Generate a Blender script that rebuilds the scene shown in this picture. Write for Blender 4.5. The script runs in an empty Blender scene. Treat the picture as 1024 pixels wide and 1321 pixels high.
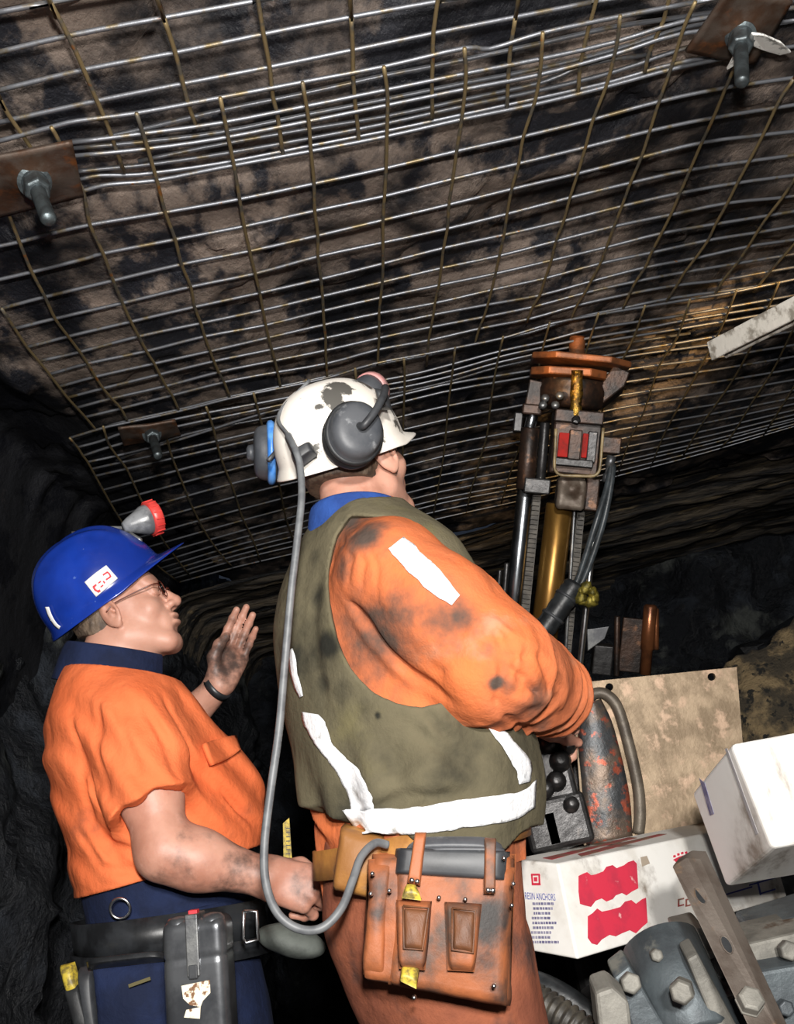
import bpy, bmesh, math, random
import numpy as np
from mathutils import Vector, Matrix

SC = bpy.context.scene
COL = SC.collection
random.seed(7)
RNG = np.random.default_rng(11)

# ---------------------------------------------------------------- camera
F_PX = 1250.0
ROLL, PITCH = math.radians(12.5), math.radians(16.45)
CAM = np.array([0.0, 0.0, 1.05])
cF = np.array([0.0, math.cos(PITCH), math.sin(PITCH)])
cR0 = np.array([1.0, 0.0, 0.0])
cU0 = np.array([0.0, -math.sin(PITCH), math.cos(PITCH)])
cR = math.cos(ROLL) * cR0 - math.sin(ROLL) * cU0
cU = math.sin(ROLL) * cR0 + math.cos(ROLL) * cU0
cam_data = bpy.data.cameras.new('camera')
cam = bpy.data.objects.new('camera', cam_data)
COL.objects.link(cam)
M = Matrix.Identity(4)
for i in range(3):
    M[i][0], M[i][1], M[i][2], M[i][3] = cR[i], cU[i], -cF[i], CAM[i]
cam.matrix_world = M
cam_data.sensor_fit = 'HORIZONTAL'
cam_data.sensor_width = 36.0
cam_data.lens = F_PX / 1024 * 36.0
cam_data.clip_start = 0.02
SC.camera = cam

# ---------------------------------------------------------------- light and exposure
SC.view_settings.view_transform = 'Standard'
SC.view_settings.look = 'None'
SC.view_settings.gamma = 1.0
SC.view_settings.use_curve_mapping = False
SC.view_settings.exposure = 0.0
world = bpy.data.worlds.new('mine_air')
SC.world = world
world.use_nodes = True
world.node_tree.nodes['Background'].inputs[0].default_value = (0.55, 0.7, 1.0, 1)
world.node_tree.nodes['Background'].inputs[1].default_value = 0.03

def add_light(name, kind, loc, energy, color=(1, 1, 1), **kw):
    l = bpy.data.lights.new(name, kind)
    l.energy = energy
    l.color = color
    for k, v in kw.items():
        setattr(l, k, v)
    o = bpy.data.objects.new(name, l)
    COL.objects.link(o)
    o.location = loc
    return o

def aim(o, target):
    o.rotation_euler = (Vector(target) - o.location).to_track_quat('-Z', 'Y').to_euler()

# the photographer's flash, on the camera's hot shoe
flash = add_light('camera_flash', 'AREA', CAM + cU * 0.17 + cR * 0.02, 30.0, (1.0, 0.965, 0.92), shape='DISK', size=0.06)
aim(flash, CAM + cF * 3 + cU * 0.12)
# unseen fill light added behind the camera to even out the flash falloff
fill_light = add_light('added_fill_light', 'AREA', (0.35, -1.3, 1.62), 105.0, (1.0, 0.97, 0.93), shape='DISK', size=0.22)
aim(fill_light, (0.0, 2.0, 1.55))

# ---------------------------------------------------------------- helpers
def ray(px, py):
    return cF * F_PX + cR * (px - 512) + cU * (660.5 - py)

def at(px, py, Y):
    """world point seen at a pixel of the photograph, Y metres ahead of the camera"""
    d = ray(px, py)
    return CAM + d * (Y / d[1])

def on_z(px, py, z):
    d = ray(px, py)
    return CAM + d * ((z - CAM[2]) / d[2])

def unit(v):
    v = np.asarray(v, float)
    return v / (np.linalg.norm(v) + 1e-12)

def lin(h):
    h = h.lstrip('#')
    c = [int(h[i:i + 2], 16) / 255 for i in (0, 2, 4)]
    return tuple(x / 12.92 if x <= 0.04045 else ((x + 0.055) / 1.055) ** 2.4 for x in c) + (1.0,)

def _hash(ix, iy, iz, seed):
    h = (ix.astype(np.int64) * 374761393 + iy.astype(np.int64) * 668265263 + iz.astype(np.int64) * 2147483647 + seed * 974711) & 0xFFFFFFFF
    h = ((h ^ (h >> 13)) * 1274126177) & 0xFFFFFFFF
    h = h ^ (h >> 16)
    return (h & 0xFFFF).astype(np.float64) / 32767.5 - 1.0

def vnoise(P, s=1.0, seed=0):
    P = np.asarray(P, float) * s
    i = np.floor(P)
    f = P - i
    w = f * f * f * (f * (f * 6 - 15) + 10)
    i = i.astype(np.int64)
    r = 0.0
    for dx in (0, 1):
        wx = w[:, 0] if dx else 1 - w[:, 0]
        for dy in (0, 1):
            wy = w[:, 1] if dy else 1 - w[:, 1]
            for dz in (0, 1):
                wz = w[:, 2] if dz else 1 - w[:, 2]
                r = r + wx * wy * wz * _hash(i[:, 0] + dx, i[:, 1] + dy, i[:, 2] + dz, seed)
    return r

def fbm(P, s=1.0, octv=4, seed=0, gain=0.5):
    a, t, r = 1.0, 0.0, 0.0
    for o in range(octv):
        r = r + a * vnoise(P, s * 2.03 ** o, seed + o * 17)
        t += a
        a *= gain
    return r / t

# objects ------------------------------------------------------------
def tag(o, label=None, cat=None, group=None, kind=None):
    if label: o['label'] = label
    if cat: o['category'] = cat
    if group: o['group'] = group
    if kind: o['kind'] = kind
    return o

def wloc(o):
    p = Vector((0, 0, 0))
    while o is not None:
        p += o.location
        o = o.parent
    return p

def thing(name, label, cat, loc=(0, 0, 0), group=None):
    o = bpy.data.objects.new(name, None)
    o.empty_display_size = 0.05
    COL.objects.link(o)
    o.location = loc
    return tag(o, label, cat, group)

def obj(name, verts, faces, mat=None, parent=None, smooth=True, attr=None, label=None):
    """link one mesh; verts are world coordinates"""
    v = np.asarray(verts, float).reshape(-1, 3)
    if parent is not None:
        v = v - np.array(wloc(parent))
    me = bpy.data.meshes.new(name)
    if isinstance(faces, np.ndarray):
        n, k = faces.shape
        me.vertices.add(len(v))
        me.vertices.foreach_set('co', v.astype(np.float32).ravel())
        me.loops.add(n * k)
        me.polygons.add(n)
        me.loops.foreach_set('vertex_index', faces.astype(np.int32).ravel())
        me.polygons.foreach_set('loop_start', np.arange(0, n * k, k, dtype=np.int32))
        me.update(calc_edges=True)
    else:
        me.from_pydata([tuple(p) for p in v], [], [tuple(int(i) for i in f) for f in faces])
        me.update()
    me.validate()
    if smooth:
        me.polygons.foreach_set('use_smooth', np.ones(len(me.polygons), dtype=bool))
    if attr:
        for k, arr in attr.items():
            a = me.attributes.new(k, 'FLOAT', 'POINT')
            a.data.foreach_set('value', np.asarray(arr, np.float32))
    o = bpy.data.objects.new(name, me)
    COL.objects.link(o)
    if mat is not None:
        me.materials.append(mat)
    if parent is not None:
        o.parent = parent
    if label:
        o['label'] = label
    return o

class MB:
    """collects simple shapes into one mesh (world coordinates)"""
    def __init__(self):
        self.v, self.f = [], []
    def add(self, v, f):
        n = len(self.v)
        self.v += [tuple(p) for p in np.asarray(v, float)]
        self.f += [tuple(int(i) + n for i in q) for q in f]
        return self
    def build(self, name, mat, parent=None, smooth=False, bevel=0.0, seg=2, **kw):
        o = obj(name, self.v, self.f, mat, parent, smooth, **kw)
        if bevel:
            m = o.modifiers.new('bevel', 'BEVEL')
            m.width = bevel
            m.segments = seg
            m.limit_method = 'ANGLE'
            m.angle_limit = math.radians(35)
        return o
    def hexa(self, c):
        """8 corners: c[0..3] bottom loop, c[4..7] top loop"""
        return self.add(c, [(3, 2, 1, 0), (4, 5, 6, 7), (0, 1, 5, 4), (1, 2, 6, 5), (2, 3, 7, 6), (3, 0, 4, 7)])
    def box(self, c, X, Y, Z):
        """centre and half-extent vectors"""
        c, X, Y, Z = (np.asarray(q, float) for q in (c, X, Y, Z))
        return self.hexa([c - X - Y - Z, c + X - Y - Z, c + X + Y - Z, c - X + Y - Z, c - X - Y + Z, c + X - Y + Z, c + X + Y + Z, c - X + Y + Z])
    def prism(self, poly, d):
        """polygon of 3-D points extruded by vector d"""
        poly = [np.asarray(p, float) for p in poly]
        n = len(poly)
        v = poly + [p + np.asarray(d, float) for p in poly]
        f = [tuple(range(n))[::-1], tuple(range(n, 2 * n))]
        f += [(i, (i + 1) % n, (i + 1) % n + n, i + n) for i in range(n)]
        return self.add(v, f)
    def tube(self, pts, r, n=8, cap=True, squash=None):
        pts = [np.asarray(p, float) for p in pts]
        rr = [r] * len(pts) if np.isscalar(r) else list(r)
        v, f = [], []
        t0 = unit(pts[1] - pts[0])
        a = unit(np.cross(t0, (0, 0, 1) if abs(t0[2]) < 0.9 else (0, 1, 0)))
        for i, p in enumerate(pts):
            t = unit((pts[min(i + 1, len(pts) - 1)] - pts[max(i - 1, 0)]))
            a = unit(a - t * np.dot(a, t))
            b = np.cross(t, a)
            for k in range(n):
                w = 2 * math.pi * k / n
                v.append(p + rr[i] * (math.cos(w) * a + math.sin(w) * b))
        for i in range(len(pts) - 1):
            for k in range(n):
                k2 = (k + 1) % n
                f.append((i * n + k, i * n + k2, (i + 1) * n + k2, (i + 1) * n + k))
        if cap:
            f.append(tuple(range(n))[::-1])
            f.append(tuple((len(pts) - 1) * n + k for k in range(n)))
        return self.add(v, f)
    def lathe(self, o, axis, prof, n=20, ref=None):
        """prof: (height along axis, radius) pairs"""
        o, z = np.asarray(o, float), unit(axis)
        x = unit(np.cross(z, ref if ref is not None else ((0, 0, 1) if abs(z[2]) < 0.9 else (0, 1, 0))))
        y = np.cross(z, x)
        v, f = [], []
        for h, r in prof:
            for k in range(n):
                w = 2 * math.pi * (k + .5) / n
                v.append(o + z * h + r * (math.cos(w) * x + math.sin(w) * y))
        for i in range(len(prof) - 1):
            for k in range(n):
                k2 = (k + 1) % n
                f.append((i * n + k, i * n + k2, (i + 1) * n + k2, (i + 1) * n + k))
        f.append(tuple(range(n))[::-1])
        f.append(tuple((len(prof) - 1) * n + k for k in range(n)))
        return self.add(v, f)

def smooth_path(pts, sub=6):
    """Catmull-Rom through the points"""
    P = [np.asarray(p, float) for p in pts]
    P = [2 * P[0] - P[1]] + P + [2 * P[-1] - P[-2]]
    out = []
    for i in range(1, len(P) - 2):
        for s in range(sub):
            t = s / sub
            a, b, c, d = P[i - 1:i + 3]
            out.append(0.5 * (2 * b + (c - a) * t + (2 * a - 5 * b + 4 * c - d) * t * t + (3 * b - a - 3 * c + d) * t ** 3))
    out.append(P[-2])
    return out

# ---------------------------------------------------------------- materials
def mat(name, c1, c2=None, scale=8.0, thr=(0.4, 0.62), rough=0.6, metal=0.0, bump=0.2, bscale=60.0, c3=None, scale3=25.0, thr3=(0.55, 0.68),
        stretch=(1, 1, 1), dirt=None, spec=0.5, rough2=None, coat=0.0, rot=(0, 0, 0), bdist=0.004, sss=0.0, dirt_noise=22.0, bstretch=None, damp=1.5, drange=(0.95, 1.65)):
    """one principled material: two noise-mixed colours, a third in patches, worn-in dirt from a point attribute, fine relief"""
    m = bpy.data.materials.new(name)
    m.use_nodes = True
    nt = m.node_tree
    N, L = nt.nodes, nt.links
    b = N['Principled BSDF']
    tc = N.new('ShaderNodeTexCoord')
    mp = N.new('ShaderNodeMapping')
    mp.inputs['Scale'].default_value = stretch
    mp.inputs['Rotation'].default_value = rot
    L.new(tc.outputs['Object'], mp.inputs[0])
    def noise(sc, det=6, src=None, ro=0.6):
        n = N.new('ShaderNodeTexNoise')
        n.inputs['Scale'].default_value = sc
        n.inputs['Detail'].default_value = det
        n.inputs['Roughness'].default_value = ro
        L.new((src or mp).outputs[0], n.inputs['Vector'])
        return n.outputs['Fac']
    def ramp(sock, lo, hi):
        r = N.new('ShaderNodeMapRange')
        r.interpolation_type = 'SMOOTHSTEP'
        r.inputs['From Min'].default_value = lo
        r.inputs['From Max'].default_value = hi
        L.new(sock, r.inputs['Value'])
        return r.outputs['Result']
    def mix(fac, a, c):
        x = N.new('ShaderNodeMix')
        x.data_type = 'RGBA'
        L.new(fac, x.inputs['Factor'])
        for s, q in ((x.inputs[6], a), (x.inputs[7], c)):
            if isinstance(q, tuple): s.default_value = q
            else: L.new(q, s)
        return x.outputs[2]
    col = lin(c1)
    rfac = None
    if c2:
        rfac = ramp(noise(scale), *thr)
        col = mix(rfac, col, lin(c2))
    if c3:
        col = mix(ramp(noise(scale3, 8), *thr3), col, lin(c3))
    if dirt:
        at_ = N.new('ShaderNodeAttribute')
        at_.attribute_name = 'dirt'
        ns = noise(dirt_noise, 7)
        ad = N.new('ShaderNodeMath'); ad.operation = 'MULTIPLY_ADD'
        L.new(ns, ad.inputs[0]); ad.inputs[1].default_value = damp
        L.new(at_.outputs['Fac'], ad.inputs[2])
        col = mix(ramp(ad.outputs[0], *drange), col, lin(dirt))
    if isinstance(col, tuple): b.inputs['Base Color'].default_value = col
    else: L.new(col, b.inputs['Base Color'])
    b.inputs['Roughness'].default_value = rough
    if rough2 is not None and rfac is not None:
        r = N.new('ShaderNodeMapRange')
        L.new(rfac, r.inputs['Value'])
        r.inputs['To Min'].default_value = rough
        r.inputs['To Max'].default_value = rough2
        L.new(r.outputs[0], b.inputs['Roughness'])
    b.inputs['Metallic'].default_value = metal
    b.inputs['Specular IOR Level'].default_value = spec
    if coat: b.inputs['Coat Weight'].default_value = coat
    if sss:
        b.inputs['Subsurface Weight'].default_value = sss
        b.inputs['Subsurface Radius'].default_value = (0.012, 0.005, 0.003)
        b.inputs['Subsurface Scale'].default_value = 0.5
    if bump:
        src = mp
        if bstretch:
            src = N.new('ShaderNodeMapping')
            src.inputs['Scale'].default_value = bstretch
            L.new(tc.outputs['Object'], src.inputs[0])
        bp = N.new('ShaderNodeBump')
        bp.inputs['Strength'].default_value = bump
        bp.inputs['Distance'].default_value = bdist
        L.new(noise(bscale, 8, src, 0.65), bp.inputs['Height'])
        L.new(bp.outputs[0], b.inputs['Normal'])
    return m
# ================================================================ SETTING: roof, ribs, face, floor
ROOF_Z = 2.18                                                     # level of the welded mesh
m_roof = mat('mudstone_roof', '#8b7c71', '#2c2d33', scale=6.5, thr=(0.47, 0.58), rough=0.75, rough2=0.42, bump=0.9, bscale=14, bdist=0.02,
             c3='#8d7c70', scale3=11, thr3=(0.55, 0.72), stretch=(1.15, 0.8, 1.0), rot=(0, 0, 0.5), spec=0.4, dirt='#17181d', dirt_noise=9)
m_face = mat('layered_roof_face', '#665b4b', '#17171a', scale=5, thr=(0.38, 0.6), rough=0.6, bump=1.0, bscale=11, bdist=0.06, stretch=(0.45, 3.2, 3.2), rot=(0, 0, .12), c3='#8f7c5c', scale3=9, thr3=(0.56, 0.7))
m_coal = mat('coal_rib', '#1b1e24', '#383e47', scale=5, thr=(0.5, 0.7), rough=0.45, rough2=0.7, bump=1.0, bscale=16, bdist=0.05, c3='#5e625f', scale3=2.2, thr3=(0.56, 0.66), spec=0.5)
m_floor = mat('mine_floor', '#141210', '#2a2620', scale=5, rough=0.8, bump=0.8, bscale=12, bdist=0.03)

def grid(u, v, fn):
    U, V = np.meshgrid(u, v, indexing='ij')
    P = fn(U.ravel(), V.ravel())
    nu, nv = len(u), len(v)
    i = np.arange(nu * nv).reshape(nu, nv)
    Fq = np.stack([i[:-1, :-1], i[1:, :-1], i[1:, 1:], i[:-1, 1:]], -1).reshape(-1, 4)
    return P, Fq

def ssm(x, a, b):
    t = np.clip((x - a) / (b - a), 0, 1)
    return t * t * (3 - 2 * t)

def roof_fn(x, y):
    P = np.stack([x, y, x * 0], -1)
    n = fbm(P * (1, 1.25, 1), 2.0, 5, 3)
    slab = np.abs(fbm(P * (0.7, 1.0, 1), 1.3, 3, 9))
    step = np.floor(3.2 * (fbm(P, 1.1, 3, 21) + 0.6 * n)) * 0.028           # broken bedding planes
    z = ROOF_Z + 0.035 + 0.05 * n + 0.05 * slab + step * 0.7 + 0.009 * fbm(P, 17, 4, 5)
    # the coal edge left of the mesh breaks away upwards, then turns down into the rib
    z += 0.10 * ssm(-x, 0.80, 0.95) * (0.6 + 0.8 * fbm(P, 3.5, 3, 40))
    z -= 0.9 * ssm(-x, 1.02, 1.4) ** 1.5
    z = np.maximum(z, ROOF_Z + 0.012 - 5 * ssm(-x, 0.80, 0.95))
    return np.stack([x, y, z], -1)

v_, f_ = grid(np.arange(-1.5, 3.41, 0.022), np.arange(0.7, 4.45, 0.022), roof_fn)
# the coal seam shows through in bands: along the left edge, across the middle and in two wet streaks
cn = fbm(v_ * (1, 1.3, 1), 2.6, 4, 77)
coal = (1 - .85 * np.exp(-(((v_ - on_z(835, 512, ROOF_Z)) / (.35, .22, 9)) ** 2).sum(1))) * np.maximum.reduce([1.15 * ssm(-v_[:, 0] + .25 * cn, .62, .92), .55 * ssm(v_[:, 1] + .9 * cn, 1.9, 2.8), 1.0 * np.exp(-((v_[:, 1] - 1.36 - .1 * cn - .06 * (v_[:, 0] - .3)) / .045) ** 2) * ssm(v_[:, 0] + .3 * cn, .0, .15),  # coal thinned over a brown patch right of the drill, to lift the lamp glow
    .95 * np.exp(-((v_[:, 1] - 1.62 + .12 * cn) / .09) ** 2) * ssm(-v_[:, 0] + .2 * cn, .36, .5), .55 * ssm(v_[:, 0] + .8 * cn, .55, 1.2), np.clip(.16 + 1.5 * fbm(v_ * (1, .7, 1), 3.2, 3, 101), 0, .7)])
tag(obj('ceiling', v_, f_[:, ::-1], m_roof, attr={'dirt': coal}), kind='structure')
def roof_fn2(x, y):
    P = np.stack([x, y, x * 0], -1)
    lay = fbm(P * (0.45, 3.2, 1), 1.6, 5, 61)
    z = ROOF_Z + 0.05 + 0.10 * lay - 0.02 - 0.85 * ssm(-x, 1.02, 1.5) ** 1.5 + 0.02 * fbm(P * (.5, 3, 1), 9, 3, 66)
    return np.stack([x, y, z], -1)
v_, f_ = grid(np.arange(-1.7, 3.61, 0.03), np.arange(4.38, 7.0, 0.02), roof_fn2)
tag(obj('ceiling', v_, f_[:, ::-1], m_face), kind='structure')

def rib_fn(y, z):
    P = np.stack([y * 0, y, z], -1)
    x = -1.13 - 0.16 * fbm(P, 1.7, 5, 31) - 0.05 * np.abs(fbm(P, 5, 4, 33)) - 0.05 * y * 0.3 - 0.025 * np.floor(3 * fbm(P, 3.0, 3, 35))
    return np.stack([x, y, z], -1)
v_, f_ = grid(np.arange(0.5, 6.8, 0.03), np.arange(-0.1, 2.75, 0.025), rib_fn)
tag(obj('wall_left', v_, f_, m_coal), kind='structure')
def face_fn(x, z):
    P = np.stack([x, x * 0, z], -1)
    y = 6.35 + 0.35 * fbm(P, 1.6, 5, 51) + 0.08 * np.floor(3 * fbm(P, 2.5, 3, 55)) - (1.2 - z) * 0.12
    return np.stack([x, y, z], -1)
v_, f_ = grid(np.arange(-2.2, 3.8, 0.04), np.arange(-0.1, 2.7, 0.035), face_fn)
tag(obj('wall_back', v_, f_, m_coal), kind='structure')
def ribr_fn(y, z):
    P = np.stack([y * 0 + 9, y, z], -1)
    return np.stack([3.3 + 0.2 * fbm(P, 1.7, 4, 71), y, z], -1)
v_, f_ = grid(np.arange(0.5, 6.9, 0.06), np.arange(-0.1, 2.7, 0.06), ribr_fn)
tag(obj('wall_right', v_, f_[:, ::-1], m_coal), kind='structure')
v_, f_ = grid(np.arange(-2.0, 3.7, 0.06), np.arange(-0.6, 6.9, 0.06), lambda x, y: np.stack([x, y, 0.03 * fbm(np.stack([x, y, x * 0], -1), 3, 4, 81) - 0.03], -1))
tag(obj('floor', v_, f_, m_floor), kind='structure')

# broken coal and stone spoil heaped against the face, right of the drill
def lump(c, r, seed, mb, flat=1.0):
    bm = bmesh.new()
    bmesh.ops.create_icosphere(bm, subdivisions=2, radius=1.0)
    P = np.array([v.co[:] for v in bm.verts])
    fs = [[v.index for v in f.verts] for f in bm.faces]
    bm.free()
    k = 1 + 0.45 * vnoise(P + seed * 3.1, 1.1, seed) + 0.15 * vnoise(P, 2.7, seed + 5)
    P = P * k[:, None]
    P = np.clip(P, -0.78, 0.82) * r * np.array([1, 1, flat])
    a = seed * 1.7
    R = np.array([[math.cos(a), -math.sin(a), 0], [math.sin(a), math.cos(a), 0], [0, 0, 1]])
    mb.add(P @ R.T + c, fs)
m_lump = mat('coal_lumps', '#17181b', '#30343a', scale=6, rough=0.5, bump=0.8, bscale=25, bdist=0.02, c3='#4c4d4c', scale3=4, thr3=(0.6, 0.7))
m_spoil = mat('muddy_spoil', '#7d6b4d', '#3a3327', scale=14, thr=(0.42, 0.6), rough=0.85, bump=1.0, bscale=45, bdist=0.02, c3='#14130f', scale3=30, thr3=(0.56, 0.62))
def rubble_fn(x, y):
    P = np.stack([x, y, x * 0], -1)
    z = .62 + .20 * (y - 2.9) + .10 * (x - 1.0) + .16 * fbm(P, 1.8, 4, 201) + .05 * np.abs(fbm(P, 6, 3, 203))
    return np.stack([x, y, np.minimum(z + .28 * ssm(x, 1.0, 2.2), 1.75)], -1)
v_, f_ = grid(np.arange(.55, 2.9, .035), np.arange(3.6, 5.7, .035), rubble_fn)
mb = MB()
for i in range(210):
    x, y = .65 + 2.1 * RNG.random(), 3.7 + 1.85 * RNG.random()
    p = rubble_fn(np.array([x]), np.array([y]))[0]
    lump(p, 0.05 + 0.12 * RNG.random() ** 2, i + 1, mb, 0.8)
n0 = len(v_)
o = obj('coal_rubble', np.concatenate([v_, np.array(mb.v)]), [tuple(q) for q in f_] + [tuple(k + n0 for k in q) for q in mb.f], m_lump, smooth=False)
tag(o, 'dark broken coal lumps piled below the face behind the drill rig', 'rubble', kind='stuff')
def heap_fn(x, y):
    P = np.stack([x, y, x * 0], -1)
    z = 1.30 + 0.16 * (x - 1.0) - 3.2 * np.maximum(2.95 - y, 0) ** 1.25 - .35 * np.maximum(y - 2.95, 0) + 0.10 * fbm(P, 5, 5, 91) + 0.03 * fbm(P, 20, 3, 92)
    z = z - 1.4 * ssm(-x, -.86, -.50)
    return np.stack([x, y, np.maximum(z, -0.05)], -1)
v_, f_ = grid(np.arange(0.5, 2.4, 0.02), np.arange(2.4, 3.5, 0.02), heap_fn)
o = obj('spoil_heap', v_, f_, m_spoil)
tag(o, 'tan muddy spoil heap at the right edge behind the upper white carton', 'rubble', kind='stuff')

# ================================================================ WELDED ROOF MESH
m_wire = mat('galvanised_wire', '#73757a', '#6d6046', scale=22, thr=(0.5, 0.66), rough=0.42, metal=0.6, bump=0.25, bscale=120, bdist=0.002, c3='#8a5a28', scale3=30, thr3=(0.66, 0.74))
m_wire_rust = mat('rusty_wire', '#93805c', '#706a5e', scale=20, thr=(0.5, 0.62), rough=0.5, metal=0.6, bump=0.3, bscale=120, bdist=0.002, c3='#a8692b', scale3=28, thr3=(0.62, 0.72))

def wire(name, pix, z, r, parent, m):
    P = [on_z(x, y, z) for x, y in pix]
    for e, k in ((0, 1), (-1, -2)):                       # wires that leave the picture run on
        x, y = pix[e]
        if x < 0 or x > 1024 or y < 0:
            q = P[e] + unit(P[e] - P[k]) * (.62 if y >= 0 else .55 if len(pix) > 3 or 'cross' in name else .9)
            if q[0] > -.95:
                if e == 0: P.insert(0, q)
                else: P.append(q)
    P = smooth_path(P, 3) if len(P) > 2 else P
    P = np.array(P)
    w = fbm(P * 1.0, 3.0, 2, len(pix)) * 0.006
    P[:, 2] += w * 0
    MB().tube(P, r, 6).build(name, m, parent, smooth=True)

rows_A = [
    [(-20, 19), (65, 3), (110, -6)],
    [(-20, 72), (88, 46), (211, 23), (325, 2), (370, -7)],
    [(-20, 121), (108, 90), (226, 68), (335, 45), (453, 22), (564, 2), (610, -6)],
    [(-20, 162), (125, 130), (236, 108), (340, 88), (453, 65), (559, 43), (665, 22), (767, 2), (800, -4)],
    [(93, 182), (140, 176), (282, 143), (390, 121), (498, 97), (560, 85), (697, 56), (790, 35), (880, 22), (960, 10), (1040, -2)],
    [(95, 191), (185, 183), (282, 171), (390, 149), (498, 128), (600, 107), (697, 88), (790, 65), (880, 36), (960, 22)],
    [(100, 221), (130, 218), (200, 211), (282, 199), (390, 180), (498, 159), (600, 136), (697, 116), (790, 93), (880, 63), (950, 46)],
    [(178, 208), (260, 191), (330, 178), (400, 166), (498, 150), (600, 128), (700, 106), (760, 82), (840, 70)],
    [(104, 231), (130, 226), (180, 225), (282, 211), (390, 190), (498, 169), (600, 147), (697, 126), (790, 105), (880, 80), (1030, 59)],
]
rows_B = [
    [(-20, 187), (66, 164), (100, 156), (176, 146), (284, 126), (390, 106), (495, 86), (599, 62), (632, 63), (697, 43), (790, 23), (895, 3), (930, -4)],
    [(93, 184), (180, 173), (282, 159), (390, 138), (498, 116), (600, 95), (697, 76), (790, 55), (880, 28), (960, 18), (1040, 8)],
    [(97, 201), (190, 192), (282, 179), (390, 158), (498, 136), (600, 115), (697, 96), (790, 71), (880, 43), (1000, 30), (1040, 24)],
    [(-20, 273), (8, 268), (70, 256), (108, 246), (140, 238), (200, 233), (282, 217), (390, 197), (498, 176), (600, 153), (697, 133), (790, 110), (880, 86), (1000, 62)],
    [(-20, 321), (25, 312), (71, 300), (116, 290), (213, 274), (309, 257), (405, 237), (498, 217), (589, 195), (675, 176), (765, 154), (850, 131), (936, 113), (1040, 98)],
    [(-20, 365), (41, 351), (113, 333), (133, 327), (226, 309), (315, 292), (406, 272), (496, 253), (584, 231), (669, 211), (755, 190), (838, 169), (920, 152), (1040, 133)],
    [(2, 398), (58, 383), (146, 362), (234, 341), (322, 324), (410, 304), (494, 284), (579, 264), (660, 244), (745, 224), (827, 203), (905, 184), (984, 174), (1040, 168)],
    [(19, 424), (71, 411), (158, 391), (246, 370), (329, 353), (410, 331), (494, 313), (577, 295), (654, 276), (735, 255), (813, 236), (890, 219), (966, 208), (1040, 198)],
    [(35, 448), (88, 434), (169, 415), (251, 396), (335, 378), (414, 360), (494, 340), (572, 320), (650, 303), (727, 285), (802, 266), (877, 249), (951, 236), (1040, 224)],
    [(50, 466), (103, 454), (179, 434), (259, 417), (339, 400), (416, 382), (493, 364), (569, 346), (644, 330), (717, 311), (792, 292), (865, 277), (938, 262), (1009, 255), (1040, 251)],
    [(64, 483), (113, 469), (189, 453), (264, 434), (340, 420), (417, 401), (491, 384), (566, 368), (639, 353), (711, 336), (782, 319), (853, 301), (923, 289), (991, 278), (1040, 270)],
    [(76, 499), (123, 486), (199, 469), (271, 453), (340, 437), (418, 419), (489, 404), (561, 391), (634, 374), (703, 359), (774, 340), (840, 326), (913, 310), (976, 300), (1040, 289)],
    [(87, 513), (133, 501), (206, 483), (276, 466), (340, 453), (420, 436), (489, 421), (559, 406), (629, 393), (696, 381), (762, 363), (832, 345), (897, 333), (965, 318), (1040, 307)],
    [(99, 526), (144, 514), (214, 498), (282, 480), (340, 468), (420, 452), (489, 436), (556, 422), (624, 409), (687, 396), (754, 378), (820, 363), (883, 351), (950, 340), (1040, 325)],
    [(110, 538), (156, 527), (222, 510), (289, 493), (340, 483), (421, 469), (488, 451), (553, 439), (618, 424), (684, 411), (744, 394), (812, 379), (873, 368), (933, 361), (993, 350), (1040, 342)],
    [(125, 555), (160, 544), (229, 529), (296, 512), (340, 503), (420, 486), (483, 471), (552, 458), (616, 443), (680, 430), (740, 411), (805, 397), (870, 384), (960, 372), (1040, 358)],
    [(150, 594), (240, 560), (340, 540), (430, 521), (522, 505), (586, 490), (649, 472), (760, 450), (890, 430)],
]
rows_C = [
    [(90, 565), (133, 552), (160, 546), (229, 531), (296, 514), (340, 505), (420, 488), (483, 469), (552, 456), (586, 449), (649, 436), (709, 418), (770, 406), (830, 396), (890, 386), (950, 376), (1040, 357)],
    [(100, 577), (130, 569), (160, 558), (229, 540), (340, 519), (400, 507), (522, 485), (586, 469), (649, 452), (700, 441), (760, 425), (830, 414), (890, 405), (1040, 378)],
    [(107, 588), (140, 577), (200, 560), (229, 550), (340, 527), (430, 508), (522, 492), (586, 477), (649, 459), (700, 448), (760, 436), (830, 424), (890, 412), (1040, 388)],
    [(113, 596), (150, 588), (229, 568), (340, 533), (430, 514), (522, 499), (586, 484), (649, 466), (750, 445), (890, 422), (1040, 396)],
]
left_C = [(118, 605), (123, 614), (133, 632), (142, 648), (152, 665), (163, 680), (173, 695), (183, 708), (192, 719), (200, 727), (207, 733), (213, 738), (219, 742), (224, 746), (231, 751)]
mid1 = [562, 571, 586, 603, 621, 639, 657, 672, 685, 694, 702, 709, 715, 721, 730]              # at x = 310
mid2 = [497, 506, 525, 542.5, 559, 575, 589, 601, 613, 624.5, 634, 643, 649, 658, 668]           # at x about 570
mid3 = [455, 461, 478, 494, 510, 526, 541, 554, 566, 578, 587, 595, 600, 607, 613]               # at x = 800
right_C = [414, 427, 445, 460, 476, 490, 503, 513, 521, 529, 535, 540, 543, 547, 550]            # at x = 1024
for i in range(15):
    rows_C.append([left_C[i], (310, mid1[i]), (440, (mid1[i] + mid2[i]) / 2 + 1), (570, mid2[i]), (690, (mid2[i] + mid3[i]) / 2 + 1), (800, mid3[i]), (915, (mid3[i] + right_C[i]) / 2 + 1), (1024, right_C[i]), (1050, right_C[i] - 4)])
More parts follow.
